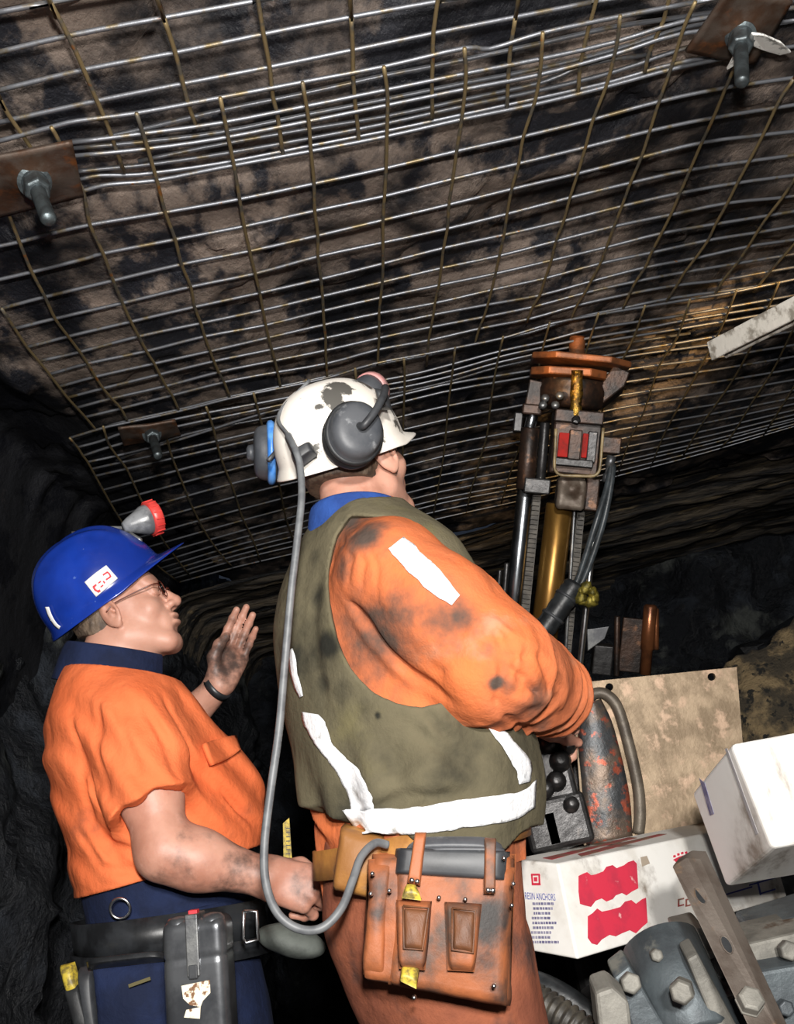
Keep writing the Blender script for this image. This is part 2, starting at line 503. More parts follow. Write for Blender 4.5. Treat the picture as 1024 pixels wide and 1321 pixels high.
cross_A = [
    [(-10, 108), (0, 128), (12, 150), (33, 180), (48, 205)],
    [(60, -10), (65, 3), (88, 46), (108, 90), (125, 130), (140, 165), (160, 222)],
    [(200, -10), (211, 23), (226, 68), (236, 108), (243, 135), (252, 160)],
    [(331, -10), (340, 45), (348, 88), (352, 125), (358, 150), (365, 200)],
    [(451, -10), (453, 22), (455, 65), (456, 110), (461, 160), (463, 182)],
    [(566, -10), (559, 43), (558, 85), (557, 110), (558, 152)],
    [(670, -10), (665, 22), (658, 65), (655, 112), (654, 140)],
    [(772, -10), (757, 45), (748, 88), (746, 120)],
    [(865, -10), (855, 28), (838, 65), (832, 92)],
]
cross_B = [
    [(-5, 235), (8, 268), (25, 312), (41, 351), (58, 383), (71, 411), (88, 434), (103, 454), (113, 469), (123, 486), (133, 501), (144, 514), (156, 527), (165, 545)],
    [(2, 398), (19, 424), (35, 448), (50, 466), (64, 483), (76, 499), (87, 513), (99, 526), (110, 538), (126, 557)],
    [(66, 164), (75, 180), (90, 212), (108, 250), (116, 290), (133, 327), (146, 362), (158, 391), (169, 415), (179, 434), (189, 453), (199, 469), (206, 483), (214, 498), (222, 510), (231, 530)],
    [(176, 146), (190, 190), (203, 235), (213, 274), (226, 309), (234, 341), (246, 370), (251, 396), (259, 417), (264, 434), (271, 453), (276, 466), (282, 480), (289, 493), (297, 514)],
    [(284, 126), (295, 180), (302, 215), (309, 257), (315, 292), (322, 324), (329, 353), (335, 378), (339, 400), (343, 420), (347, 438), (351, 452), (355, 467), (358, 480), (362, 500)],
    [(390, 106), (398, 155), (401, 195), (405, 237), (406, 272), (410, 304), (410, 331), (414, 360), (416, 382), (417, 401), (418, 419), (420, 436), (420, 452), (421, 469), (422, 488)],
    [(495, 86), (500, 125), (499, 176), (498, 217), (496, 253), (494, 284), (494, 313), (494, 340), (493, 364), (491, 384), (489, 404), (489, 421), (489, 436), (488, 451), (487, 472)],
    [(599, 62), (601, 100), (596, 150), (589, 195), (584, 231), (579, 264), (577, 295), (572, 320), (569, 346), (566, 368), (561, 391), (559, 406), (556, 422), (553, 439), (550, 472)],
    [(700, 42), (697, 90), (690, 130), (675, 176), (669, 211), (660, 244), (654, 276), (650, 303), (644, 330), (639, 353), (634, 374), (629, 393), (624, 409), (618, 424), (612, 445)],
    [(800, 20), (795, 60), (782, 110), (765, 154), (755, 190), (745, 224), (735, 255), (727, 285), (717, 311), (711, 336), (703, 359), (696, 381), (687, 396), (679, 416)],
    [(897, 2), (882, 35), (868, 80), (850, 131), (838, 169), (827, 203), (813, 236), (802, 266), (792, 292), (782, 319), (774, 340), (762, 363), (754, 378), (744, 394), (736, 413)],
    [(980, 8), (965, 45), (948, 85), (936, 113), (920, 152), (905, 184), (890, 219), (877, 249), (865, 277), (853, 301), (840, 326), (832, 345), (820, 363), (812, 379), (803, 399)],
    [(1040, 70), (1024, 101), (1005, 130), (984, 174), (966, 208), (951, 236), (938, 262), (923, 289), (913, 310), (897, 333), (883, 351), (873, 368), (860, 388)],
    [(1040, 208), (1024, 232), (1009, 255), (991, 278), (976, 300), (965, 318), (950, 340), (933, 361), (922, 380)],
    [(1050, 282), (1024, 315), (993, 350), (972, 377)],
]
cross_C = [
    [(90, 565), (100, 577), (107, 588), (113, 596), (123, 614), (133, 632), (152, 665), (173, 695), (200, 727), (231, 751)],
    [(133, 550), (140, 572), (152, 590), (163, 604), (171, 621), (187, 655), (205, 688), (222, 713), (246, 744)],
    [(207, 548), (216, 569), (222, 590), (235, 622), (248, 654), (268, 692), (289, 720), (300, 731)],
    [(266, 525), (275, 552), (286, 594), (301, 631), (312, 666), (327, 698), (336, 725)],
    [(327, 507), (337, 545), (348, 580), (359, 619), (368, 666), (378, 695), (386, 714)],
    [(395, 490), (400, 530), (407, 580), (412, 620), (420, 660), (427, 704)],
    [(458, 475), (462, 520), (464, 570), (466, 630), (470, 693)],
    [(521, 463), (522, 490), (521, 521), (520, 552), (519, 600), (516, 640), (513, 682)],
    [(587, 448), (583, 485), (578, 524), (575, 560), (572, 589), (568, 613), (564, 635), (558, 670)],
    [(649, 434), (643, 460), (637, 491), (632, 527), (628, 562), (620, 589), (614, 612), (608, 630), (602, 658)],
    [(709, 416), (700, 450), (690, 500), (680, 550), (665, 590), (655, 620), (646, 650)],
    [(772, 404), (757, 450), (742, 500), (725, 550), (705, 600), (692, 640)],
    [(832, 394), (817, 436), (800, 470), (784, 512), (765, 560), (740, 627)],
    [(890, 386), (873, 436), (850, 472), (830, 532), (813, 565), (797, 612)],
    [(950, 374), (930, 423), (900, 479), (880, 516), (857, 559), (840, 601)],
    [(1005, 364), (985, 410), (966, 452), (946, 489), (923, 522), (900, 555), (880, 590)],
    [(1045, 380), (1016, 439), (996, 479), (970, 519), (945, 560), (930, 577)],
    [(1060, 425), (1045, 460), (1020, 505), (985, 561)],
]
def sheet(label, rows, cross, z, rl, rc, extra=()):
    t = thing('roof_mesh', label, 'mesh', tuple(on_z(*rows[len(rows) // 2][3], z)))
    for w in rows: wire('long_wire', w, z, rl, t, m_wire)
    for w in cross: wire('cross_wire', w, z - 0.0062, rc, t, m_wire_rust)
    for y in extra:                                       # rows of the sheet nearer than the top of the picture
        MB().tube([(x, y + .012 * math.sin(x * 2.1) + .03 * x, z) for x in np.linspace(-.92, 1.7, 14)], rl, 6).build('long_wire', m_wire, t, smooth=True)
    return t
sheet('nearest welded wire roof mesh sheet along the top of the picture', rows_A, cross_A, ROOF_Z - 0.004, 0.0040, 0.0036, (.62, .70, .78, .86, .94))
sheet('middle welded wire roof mesh sheet, between the bolt plates and the white helmet', rows_B, cross_B, ROOF_Z - 0.013, 0.0040, 0.0034)
sheet('farthest welded wire roof mesh sheet, behind the heads of both miners', rows_C, cross_C, ROOF_Z - 0.022, 0.0038, 0.0032)

# ================================================================ ROOF BOLTS
m_plate = mat('weathered_bolt_plate', '#5b5048', '#4a3426', scale=14, rough=0.55, metal=0.5, bump=0.4, bscale=50, bdist=0.003, c3='#7a4a28', scale3=18, thr3=(0.55, 0.7))
m_bolt = mat('grey_bolt_steel', '#5f686b', '#464b4d', scale=30, rough=0.42, metal=0.75, bump=0.3, bscale=90, bdist=0.002)
m_sleeve = mat('torn_white_sleeve', '#e8e6e0', '#8f8f8c', scale=40, thr=(0.5, 0.6), rough=0.6, bump=0.3)
def roof_bolt(label, corners, hole, L, rad, zplate=ROOF_Z - 0.028, tip=None):
    c = on_z(*hole, zplate)
    t = thing('roof_bolt', label, 'roof bolt', tuple(c))
    n = 14
    q = [on_z(x, y, zplate) for x, y in corners]
    v, f = [], []
    for i in range(n + 1):
        for j in range(n + 1):
            a, b = i / n, j / n
            p = (1 - a) * (1 - b) * q[0] + a * (1 - b) * q[1] + a * b * q[2] + (1 - a) * b * q[3]
            d = np.linalg.norm((p - c)[:2])
            p = p - np.array([0, 0, 0.022]) * np.exp(-(d / 0.035) ** 2)
            v.append(p)
    for i in range(n):
        for j in range(n):
            f.append((i * (n + 1) + j, (i + 1) * (n + 1) + j, (i + 1) * (n + 1) + j + 1, i * (n + 1) + j + 1))
    pl = obj('bolt_plate', v, f, m_plate, t)
    s = pl.modifiers.new('thick', 'SOLIDIFY'); s.thickness = 0.007; s.offset = 0
    dn = unit(on_z(*tip, zplate - L - .02) - c)
    MB().lathe(c + dn * 0.014, dn, [(0, rad * 2.1), (0.012, rad * 2.2), (0.014, rad * 1.7), (0.020, rad * 1.6)], 24).build('washer', m_bolt, t, smooth=False)
    MB().lathe(c + dn * 0.033, dn, [(0, rad * 1.75), (0.002, rad * 1.8), (0.030, rad * 1.8), (0.034, rad * 1.5)], 6).build('nut', m_bolt, t, smooth=False, bevel=0.002)
    pr = [(0.0, rad)]
    h = 0.03
    while h < L:
        pr += [(h, rad), (h + 0.0025, rad * 0.93)]; h += 0.005
    pr += [(L, rad), (L + 0.004, rad * 0.75)]
    MB().lathe(c + dn * 0.03, dn, pr, 14).build('threaded_shaft', m_bolt, t, smooth=True)
    return t
roof_bolt('grey bolt on a rectangular plate at the left edge of the roof', [(-28, 205), (93, 182), (108, 252), (-16, 283)], (42, 228), 0.150, 0.0125, tip=(65, 290))
rb = roof_bolt('bolt on a rusty tilted plate with a torn white sleeve, top right', [(884, 66), (938, -12), (1022, 0), (972, 82)], (955, 38), 0.150, 0.0115, tip=(957, 114))
roof_bolt('small dark roof bolt above the blue helmet', [(152, 552), (226, 542), (233, 561), (160, 575)], (195, 557), 0.20, 0.0115, ROOF_Z - 0.045, tip=(209, 606))
# torn plastic sleeve on the top-right bolt
zc = ROOF_Z - 0.06
P = [on_z(968, 44, zc), on_z(985, 46, zc - .01), on_z(1008, 56, zc - .012), on_z(1021, 68, zc - .005), on_z(1006, 72, zc), on_z(985, 66, zc), on_z(970, 60, zc)]
MB().prism(P, (0, 0, 0.006)).build('torn_sleeve', m_sleeve, rb, bevel=0.002)
P = [on_z(946, 74, zc), on_z(938, 90, zc), on_z(952, 82, zc)]
MB().prism(P, (0, 0, 0.004)).build('sleeve_scrap', m_sleeve, rb)

# pale hollow bar coming in from the right
m_pale = mat('dirty_white_channel', '#cfcac0', '#8a8378', scale=24, thr=(0.45, 0.6), rough=0.55, bump=0.3, c3='#5a4a36', scale3=40, thr3=(0.6, 0.7), stretch=(1, 1, 1))
a, b = at(924, 452, 1.95), at(1120, 352, 1.55)
dx = unit(b - a); ux = unit(np.cross(dx, (0, 1, 0.2))); nx = np.cross(dx, ux)
t = thing('channel_bar', 'dirty off-white steel channel pointing in from the right edge', 'bar', tuple(a))
w = 0.021
prof = [(-w, -w), (w, -w), (w, w), (-w, w), (-w, w - .006), (w - .006, w - .006), (w - .006, -w + .006), (-w, -w + .006)]
MB().prism([a + ux * i + nx * j for i, j in prof][::-1], b - a).build('channel', m_pale, t, bevel=0.003)
# ================================================================ SIGNED-DISTANCE MODELLING (figures and cloth)
BIG = 0.06
class SDF:
    def __init__(self): self.ops = []
    def _a(self, op, fn, c, R, k):
        self.ops.append((op, k, fn, None if c is None else np.asarray(c, float), R)); return self
    def __call__(self, P):
        lo, hi = P.min(0), P.max(0)
        cc, cr = (lo + hi) / 2, np.linalg.norm(hi - lo) / 2
        d = np.full(len(P), BIG)
        for op, k, fn, c, R in self.ops:
            if c is not None and np.linalg.norm(cc - c) - R - cr > BIG:
                continue
            e = fn(P)
            if op == 'u':
                if k > 0:
                    h = np.clip(0.5 + 0.5 * (d - e) / k, 0, 1)
                    d = d + (e - d) * h - k * h * (1 - h)
                else: d = np.minimum(d, e)
            elif op == 's':
                if k > 0:
                    h = np.clip(0.5 - 0.5 * (d + e) / k, 0, 1)
                    d = d + (-e - d) * h + k * h * (1 - h)
                else: d = np.maximum(d, -e)
            elif op == 'i': d = np.maximum(d, e)
            elif op == 'x': d = d + e
        return d
    def sph(self, c, r, k=0.01, op='u'):
        c = np.asarray(c, float)
        return self._a(op, lambda P: np.sqrt(((P - c) ** 2).sum(1)) - r, c, r, k)
    def ell(self, c, r, k=0.01, op='u', R=None):
        c, r = np.asarray(c, float), np.asarray(r, float)
        def fn(P):
            q = P - c
            if R is not None: q = q @ R
            a = np.sqrt(((q / r) ** 2).sum(1)) + 1e-9
            b = np.sqrt(((q / (r * r)) ** 2).sum(1)) + 1e-9
            return a * (a - 1) / b
        return self._a(op, fn, c, r.max(), k)
    def cone(self, a, b, ra, rb=None, k=0.01, op='u'):
        a, b = np.asarray(a, float), np.asarray(b, float)
        rb = ra if rb is None else rb
        ab = b - a; L2 = ab @ ab + 1e-12
        def fn(P):
            q = P - a
            t = np.clip(q @ ab / L2, 0, 1)
            w = q - t[:, None] * ab
            return np.sqrt((w * w).sum(1)) - (ra + (rb - ra) * t)
        return self._a(op, fn, (a + b) / 2, np.sqrt(L2) / 2 + max(ra, rb), k)
    def chain(self, pts, rad, k=0.01, op='u'):
        for i in range(len(pts) - 1): self.cone(pts[i], pts[i + 1], rad[i], rad[i + 1], k, op)
        return self
    def rbox(self, c, h, rnd, R=None, k=0.005, op='u'):
        c, h = np.asarray(c, float), np.asarray(h, float)
        def fn(P):
            q = P - c
            if R is not None: q = q @ R
            q = np.abs(q) - (h - rnd)
            return np.sqrt((np.maximum(q, 0) ** 2).sum(1)) + np.minimum(q.max(1), 0) - rnd
        return self._a(op, fn, c, np.linalg.norm(h), k)
    def loft(self, o, R, secs, k=0.02, op='u', n=2.3, grow=0.0):
        """secs: (z, cx, cy, rx, ry) in the frame R (columns right, forward, up) at o"""
        o = np.asarray(o, float); S = np.array(secs, float); S = S[np.argsort(S[:, 0])]
        zz = np.linspace(S[0, 0], S[-1, 0], 80)
        D = np.stack([_cub(zz, S[:, 0], S[:, j]) for j in range(1, 5)], 1)
        def fn(P):
            q = (P - o) @ R
            z = np.clip(q[:, 2], zz[0], zz[-1])
            cx, cy, rx, ry = (np.interp(z, zz, D[:, j]) for j in range(4))
            rx = rx + grow; ry = ry + grow
            u, v = (q[:, 0] - cx) / rx, (q[:, 1] - cy) / ry
            a = (np.abs(u) ** n + np.abs(v) ** n + 1e-12) ** (1 / n)
            g = np.sqrt((u / rx) ** 2 + (v / ry) ** 2) / (np.sqrt(u * u + v * v) + 1e-9) + 1e-9
            d = (a - 1) / g * 0.95
            cap = np.maximum(q[:, 2] - zz[-1], zz[0] - q[:, 2])
            return np.where(cap > 0, np.sqrt(np.maximum(d, 0) ** 2 + cap ** 2) + np.minimum(d, 0) * 0, np.maximum(d, cap))
        c = o + R @ np.array([S[:, 1].mean(), S[:, 2].mean(), (zz[0] + zz[-1]) / 2])
        rad = np.hypot((zz[-1] - zz[0]) / 2, S[:, 3:].max() + np.abs(S[:, 1:3]).max() + grow)
        return self._a(op, fn, c, rad, k)
    def half(self, p, nrm, op='i'):
        """keep the side the normal points away from"""
        p, nrm = np.asarray(p, float), unit(nrm)
        return self._a(op, lambda P: (P - p) @ nrm, None, 0, 0)
    def disp(self, fn): return self._a('x', fn, None, 0, 0)
    def crease(self, pts, width, depth):
        """a fold along a polyline: depth > 0 raises a ridge, < 0 sinks a furrow"""
        pts = [np.asarray(p, float) for p in pts]
        c = np.mean(pts, 0); R = max(np.linalg.norm(p - c) for p in pts) + 2.5 * width
        def fn(P):
            d = np.full(len(P), 9.0); tt = np.zeros(len(P)); n = len(pts) - 1
            for i in range(n):
                a, ab = pts[i], pts[i + 1] - pts[i]
                t = np.clip((P - a) @ ab / (ab @ ab), 0, 1)
                w = P - a - t[:, None] * ab
                e = np.sqrt((w * w).sum(1))
                m = e < d
                d = np.where(m, e, d); tt = np.where(m, (i + t) / n, tt)
            fade = np.clip(np.minimum(tt, 1 - tt) * 5, 0.12, 1)
            return -depth * fade * np.exp(-(d / width) ** 2)
        return self._a('x', fn, c, R, 0)

def _cub(x, xs, ys):
    """monotone-ish cubic interpolation"""
    m = np.gradient(ys, xs) if len(xs) > 2 else np.full(len(xs), (ys[-1] - ys[0]) / (xs[-1] - xs[0]))
    i = np.clip(np.searchsorted(xs, x) - 1, 0, len(xs) - 2)
    h = xs[i + 1] - xs[i]; t = (x - xs[i]) / h
    return ((2 * t ** 3 - 3 * t ** 2 + 1) * ys[i] + (t ** 3 - 2 * t ** 2 + t) * h * m[i] + (-2 * t ** 3 + 3 * t ** 2) * ys[i + 1] + (t ** 3 - t ** 2) * h * m[i + 1])

def grad(f, P, e=0.0008):
    g = np.stack([f(P + np.eye(3)[i] * e) - f(P - np.eye(3)[i] * e) for i in range(3)], 1)
    return g / (np.linalg.norm(g, axis=1)[:, None] + 1e-9)

def mesh_sdf(f, lo, hi, h, refine=True):
    """surface nets over the blocks near the surface"""
    lo, hi = np.asarray(lo, float), np.asarray(hi, float)
    B, S = 8, 4
    nb = np.ceil((hi - lo) / (h * B)).astype(int)
    ns = np.ceil(nb / S).astype(int)
    base = np.stack(np.meshgrid(range(S), range(S), range(S), indexing='ij'), -1).reshape(-1, 3)
    g9 = np.stack(np.meshgrid(range(B + 1), range(B + 1), range(B + 1), indexing='ij'), -1).reshape(-1, 3)
    KX, KY = 40000, 20000
    key = lambda c: (c[..., 0].astype(np.int64) * KX + c[..., 1]) * KY + c[..., 2]
    cells, pos, edges = [], [], []
    rad = h * B * 0.87 * 1.35 + 0.004
    co = np.array([[i, j, k] for i in (0, 1) for j in (0, 1) for k in (0, 1)])
    ce = [(a, b) for a in range(8) for b in range(a + 1, 8) if np.abs(co[a] - co[b]).sum() == 1]
    for sx in range(ns[0]):
        for sy in range(ns[1]):
            for sz in range(ns[2]):
                bl = base + np.array([sx, sy, sz]) * S
                cen = lo + (bl + 0.5) * B * h
                bl = bl[np.abs(f(cen)) < rad]
                if not len(bl): continue
                gi = bl[:, None, :] * B + g9[None]
                D = f((lo + gi.reshape(-1, 3) * h)).reshape(len(bl), B + 1, B + 1, B + 1)
                sg = D < 0
                corn = [sg[:, i:B + i, j:B + j, k:B + k] for i, j, k in co]
                cnt = sum(c.astype(np.int8) for c in corn)
                n_, i_, j_, k_ = np.nonzero((cnt > 0) & (cnt < 8))
                if not len(n_): continue
                cd = np.stack([D[n_, i_ + a, j_ + b, k_ + c] for a, b, c in co], 1)
                sp = np.zeros((len(n_), 3)); w = np.zeros(len(n_))
                for a, b in ce:
                    da, db = cd[:, a], cd[:, b]
                    m = (da < 0) != (db < 0)
                    t = np.where(m, da / np.where(m, da - db, 1), 0)
                    sp += np.where(m[:, None], co[a] + t[:, None] * (co[b] - co[a]), 0); w += m
                cell = bl[n_] * B + np.stack([i_, j_, k_], 1)
                cells.append(cell); pos.append(lo + (cell + sp / w[:, None]) * h)
                for ax in range(3):
                    sl = [slice(0, B)] * 3; s2 = list(sl); s2[ax] = slice(1, B + 1)
                    a, b = sg[(slice(None),) + tuple(sl)], sg[(slice(None),) + tuple(s2)]
                    n2, i2, j2, k2 = np.nonzero(a != b)
                    if len(n2):
                        edges.append(np.concatenate([bl[n2] * B + np.stack([i2, j2, k2], 1), np.full((len(n2), 1), ax), a[n2, i2, j2, k2][:, None]], 1))
    cells, pos, edges = np.concatenate(cells), np.concatenate(pos), np.concatenate(edges)
    kk = key(cells); o = np.argsort(kk); kk, pos = kk[o], pos[o]
    quads = []
    for ax in range(3):
        e = edges[edges[:, 3] == ax]
        u, v = np.eye(3, dtype=int)[(ax + 1) % 3], np.eye(3, dtype=int)[(ax + 2) % 3]
        q = np.stack([e[:, :3] - u - v, e[:, :3] - v, e[:, :3], e[:, :3] - u], 1)
        ok = (q >= 0).all((1, 2)); q, e = q[ok], e[ok]
        ks = key(q); ix = np.clip(np.searchsorted(kk, ks), 0, len(kk) - 1)
        ok = (kk[ix] == ks).all(1); ix, e = ix[ok], e[ok]
        fl = e[:, 4] == 0
        ix[fl] = ix[fl][:, ::-1]
        quads.append(ix)
    quads = np.concatenate(quads)
    if refine:
        for c in range(0, len(pos), 20000):
            P = pos[c:c + 20000]
            # walk spatially coherent slices onto the surface
            d = f(P); pos[c:c + 20000] = P - grad(f, P, h * 0.35) * np.clip(d, -h, h)[:, None]
    return pos, quads

def snap(f, P, off=0.0, it=6):
    P = np.array(P, float)
    for _ in range(it):
        P = P - grad(f, P) * np.clip(f(P) - off, -0.03, 0.03)[:, None]
    return P

def cast(f, px, py, y0, y1=None, off=0.0):
    """march from the camera to the surface f = off; near misses settle on the closest point"""
    px, py = np.asarray(px, float), np.asarray(py, float)
    D = np.stack([ray(a, b) for a, b in zip(px, py)]); D /= np.linalg.norm(D, axis=1)[:, None]
    t = np.full(len(D), y0 / D[:, 1].mean())
    best, bt = np.full(len(D), 9.0), t.copy()
    for _ in range(90):
        d = f(CAM + D * t[:, None]) - off
        m = np.abs(d) < best
        best, bt = np.where(m, np.abs(d), best), np.where(m, t, bt)
        t = t + np.clip(d, -0.01, 0.03) * 0.8
    return CAM + D * bt[:, None]

def patch(name, f, pix, m, parent, y0, off=0.0025, nu=28, nv=8, thick=0.002, label=None, jag=0.0, attr=None):
    """a strip lying on the surface: pix = two edge polylines of pixels (same length)"""
    A, Bq = [np.array(smooth_path([np.array([x, y, 0.0]) for x, y in e], 8))[:, :2] for e in pix]
    def res(Q, n):
        L = np.concatenate([[0], np.cumsum(np.linalg.norm(np.diff(Q, axis=0), axis=1))])
        s = np.linspace(0, L[-1], n)
        return np.stack([np.interp(s, L, Q[:, 0]), np.interp(s, L, Q[:, 1])], 1)
    A, Bq = res(A, nu), res(Bq, nu)
    if jag:
        j = fbm(np.stack([A[:, 0], A[:, 1], A[:, 0] * 0], 1), 0.06, 3, 5) * jag
        k = fbm(np.stack([Bq[:, 0], Bq[:, 1], A[:, 0] * 0], 1), 0.06, 3, 9) * jag
        n_ = np.stack([-(Bq - A)[:, 0], -(Bq - A)[:, 1]], 1); n_ /= np.linalg.norm(n_, axis=1)[:, None] + 1e-9
        A = A + n_ * j[:, None]; Bq = Bq - n_ * k[:, None]
    s = np.linspace(0, 1, nv)[None, :, None]
    Q = (A[:, None] * (1 - s) + Bq[:, None] * s).reshape(-1, 2)
    P = cast(f, Q[:, 0], Q[:, 1], y0, off=off)
    i = np.arange(nu * nv).reshape(nu, nv)
    Fq = np.stack([i[:-1, :-1], i[1:, :-1], i[1:, 1:], i[:-1, 1:]], -1).reshape(-1, 4)
    o = obj(name, P, Fq, m, parent, True, label=label, attr=attr)
    so = o.modifiers.new('thick', 'SOLIDIFY'); so.thickness = thick; so.offset = 0
    return o

def frame(fwd, up=(0, 0, 1)):
    f = unit(fwd); r = unit(np.cross(f, up)); u = np.cross(r, f)
    return np.stack([r, f, u], 1)

def frame_up(fwd, up):
    """exact up, forward made square to it"""
    u = unit(up); f = unit(np.asarray(fwd, float) - u * np.dot(fwd, u)); r = np.cross(f, u)
    return np.stack([r, f, u], 1)

# ------------------------------------------------------------ heads and hands
def add_head(s, c, R, k_=1.0):
    """head in its own frame (columns of R: right, forward, up), c between the ears; metres"""
    W = lambda *p: c + R @ np.array(p) * k_
    E = lambda p, r, k=0.012, op='u', Q=None: s.ell(W(*p), np.array(r) * k_, k * k_, op, R if Q is None else R @ Q)
    E((0, -.014, .045), (.073, .094, .082), .01)
    E((0, .030, -.015), (.062, .066, .080), .03)
    for e in (-1, 1):
        s.cone(W(e * .052, .002, -.052), W(e * .020, .070, -.094), .018, .016, .025)
        E((e * .040, .066, -.018), (.021, .020, .022), .02)
        E((e * .024, .086, .030), (.024, .012, .009), .012)
    s.cone(W(-.02, .070, -.094), W(.02, .070, -.094), .016, .016, .02)
    E((0, .079, -.095), (.017, .013, .014), .012)
    E((0, .075, .045), (.055, .022, .03), .02)
    s.cone(W(0, .094, .022), W(0, .115, -.014), .0085, .0115, .010)
    E((0, .116, -.017), (.0125, .011, .0105), .006)
    for e in (-1, 1): E((e * .013, .105, -.021), (.009, .011, .008), .006)
    E((0, .082, -.05), (.034, .020, .026), .015)
    E((0, .1005, -.045), (.023, .009, .0065), .005)
    E((0, .0985, -.060), (.021, .0095, .0075), .005)
    s.cone(W(-.024, .103, -.0525), W(.024, .103, -.0525), .0028, .0028, .003, 's')
    E((0, .098, -.074), (.02, .007, .006), .008, 's')
    for e in (-1, 1):
        E((e * .0315, .102, .0145), (.017, .014, .011), .010, 's')
        E((e * .0315, .083, .0145), (.0145, .0125, .0118), .003)
        s.cone(W(e * .021, .0945, .0195), W(e * .043, .088, .0185), .0032, .0028, .004)      # upper lid
        s.cone(W(e * .023, .0945, .0085), W(e * .042, .089, .009), .0025, .0022, .004)       # lower lid
        a = math.radians(14)
        Q = np.array([[1, 0, 0], [0, math.cos(a), -math.sin(a)], [0, math.sin(a), math.cos(a)]])
        b = math.radians(-22 * e)
        Q = np.array([[math.cos(b), -math.sin(b), 0], [math.sin(b), math.cos(b), 0], [0, 0, 1]]) @ Q
        E((e * .079, -.006, .001), (.0085, .022, .036), .005, 'u', Q)
        E((e * .088, -.003, .004), (.0065, .0125, .0225), .004, 's', Q)
        E((e * .0825, -.004, -.005), (.005, .006, .012), .004, 'u', Q)
        E((e * .083, .004, .000), (.004, .004, .006), .003, 's', Q)
        E((e * .078, .002, -.028), (.006, .008, .009), .005)

def eyes(c, R, parent, k_=1.0):
    for e in (-1, 1):
        p = c + R @ np.array([e * .0315, .0855 - .004 * (k_ < 1), .0145]) * k_
        mb = MB().lathe(p - R[:, 1] * .0118, R[:, 1], [(-.0, .001), (.002, .0063), (.006, .0102), (.0118, .0118), (.0176, .0102), (.0215, .0068)], 20)
        ball = mb.build('eyeball', m_eye, parent, smooth=True)
        MB().lathe(p + R[:, 1] * .0095, R[:, 1], [(0, .0066), (.0012, .0056), (.0022, .0026), (.0023, .0002)], 16).build('iris', m_iris, ball, smooth=True)

def add_hand(s, wrist, along, back, side, curl=(20, 30, 20), spread=1.0, thumb=None, sc=1.0, rw=0.026):
    """along: wrist to knuckles; back: out of the back of the hand; side: +1 when the thumb lies on along x back, else -1"""
    y = unit(along); z = unit(np.asarray(back, float) - y * np.dot(back, y)); x = np.cross(y, z) * side
    W = lambda p: wrist + sc * (x * p[0] + y * p[1] + z * p[2])
    mcp = [(.029, .088, .002), (.0095, .093, .004), (-.011, .088, .002), (-.029, .078, -.003)]
    for i, m in enumerate(mcp):
        s.cone(W((m[0] * .55, .008, 0)), W(m), .017 * sc, .0125 * sc, .012 if i else .02)
    s.cone(W((.0, .03, -.006)), W((0, .075, -.006)), .017 * sc, .013 * sc, .012)
    s.cone(W((-.02, .02, -.008)), W((-.024, .06, -.008)), .014 * sc, .012 * sc, .012)
    segs = [(.043, .026, .022), (.047, .030, .024), (.043, .028, .023), (.034, .021, .021)]
    tips = []
    for i, (m, L) in enumerate(zip(mcp, segs)):
        p = np.array(m); a = 0.0; sp = spread * (.10, .02, -.06, -.15)[i]
        rr = (.0098, .0092, .0085, .0078) if i < 3 else (.0086, .008, .0074, .0066)
        cu = curl[i] if isinstance(curl[0], (tuple, list)) else curl
        for j in range(3):
            a += math.radians(cu[j])
            q = p + L[j] * np.array([math.sin(sp), math.cos(sp) * math.cos(a), -math.sin(a)])
            s.cone(W(p), W(q), rr[j] * sc, rr[j + 1] * sc, .004)
            s.sph(W(p), rr[j] * 1.07 * sc, .003)
            p = q
        tips.append((W(p), W(p) - W(p - np.array([0, .01, 0]))))
    th = thumb or [(.018, .018, -.008), (.042, .050, -.016), (.056, .082, -.020), (.060, .108, -.022)]
    s.chain([W(t) for t in th], [.018 * sc, .0135 * sc, .0112 * sc, .0092 * sc], .010)
    return x, y, z

def hair_sdf(c, R, k_=1.0):
    h = SDF(); W = lambda *p: c + R @ np.array(p) * k_
    h.ell(W(0, -.014, .045), np.array((.0755, .0965, .084)) * k_, 0, 'u', R)
    h.ell(W(0, -.045, -.015), np.array((.060, .050, .055)) * k_, .03, 'u', R)
    h.disp(lambda P: .0014 * vnoise(P, 240, 3))
    h.half(W(0, .012, 0), R @ np.array([0, 1, .35])); h.half(W(0, 0, -.050), R @ np.array([0, -.5, -1]))
    return h
m_skin = mat('weathered_skin', '#c4937f', '#a8735f', scale=9, thr=(0.35, 0.7), rough=0.5, bump=0.25, bscale=160, bdist=0.0015, sss=0.12, dirt='#4a3a34', dirt_noise=30, c3='#cc9b88', scale3=20, thr3=(0.55, 0.75))
m_eye = mat('eye_white', '#e6ddd2', rough=0.15, bump=0)
m_iris = mat('eye_iris', '#3a3226', rough=0.15, bump=0)
m_hair = mat('short_greying_hair', '#6d5c4c', '#4a3d33', scale=60, rough=0.6, bump=0.7, bscale=220, bdist=0.003, stretch=(1, 1, 0.35))
# ================================================================ CLOTHING AND GEAR BUILDERS
def dirt_at(pos, spots):
    """worn-in grime: (point, radius, strength) blots"""
    d = np.zeros(len(pos))
    for p, r, s in spots:
        d = np.maximum(d, s * np.exp(-(((pos - np.asarray(p)) / r) ** 2).sum(1)))
    return d

def cloth(name, f, lo, hi, h, m, parent, spots=None, base_dirt=None, label=None):
    V, Q = mesh_sdf(f, lo, hi, h)
    d = dirt_at(V, spots) if spots else np.zeros(len(V))
    if base_dirt is not None: d = np.maximum(d, base_dirt(V))
    return obj(name, V, Q, m, parent, True, attr={'dirt': d}, label=label)

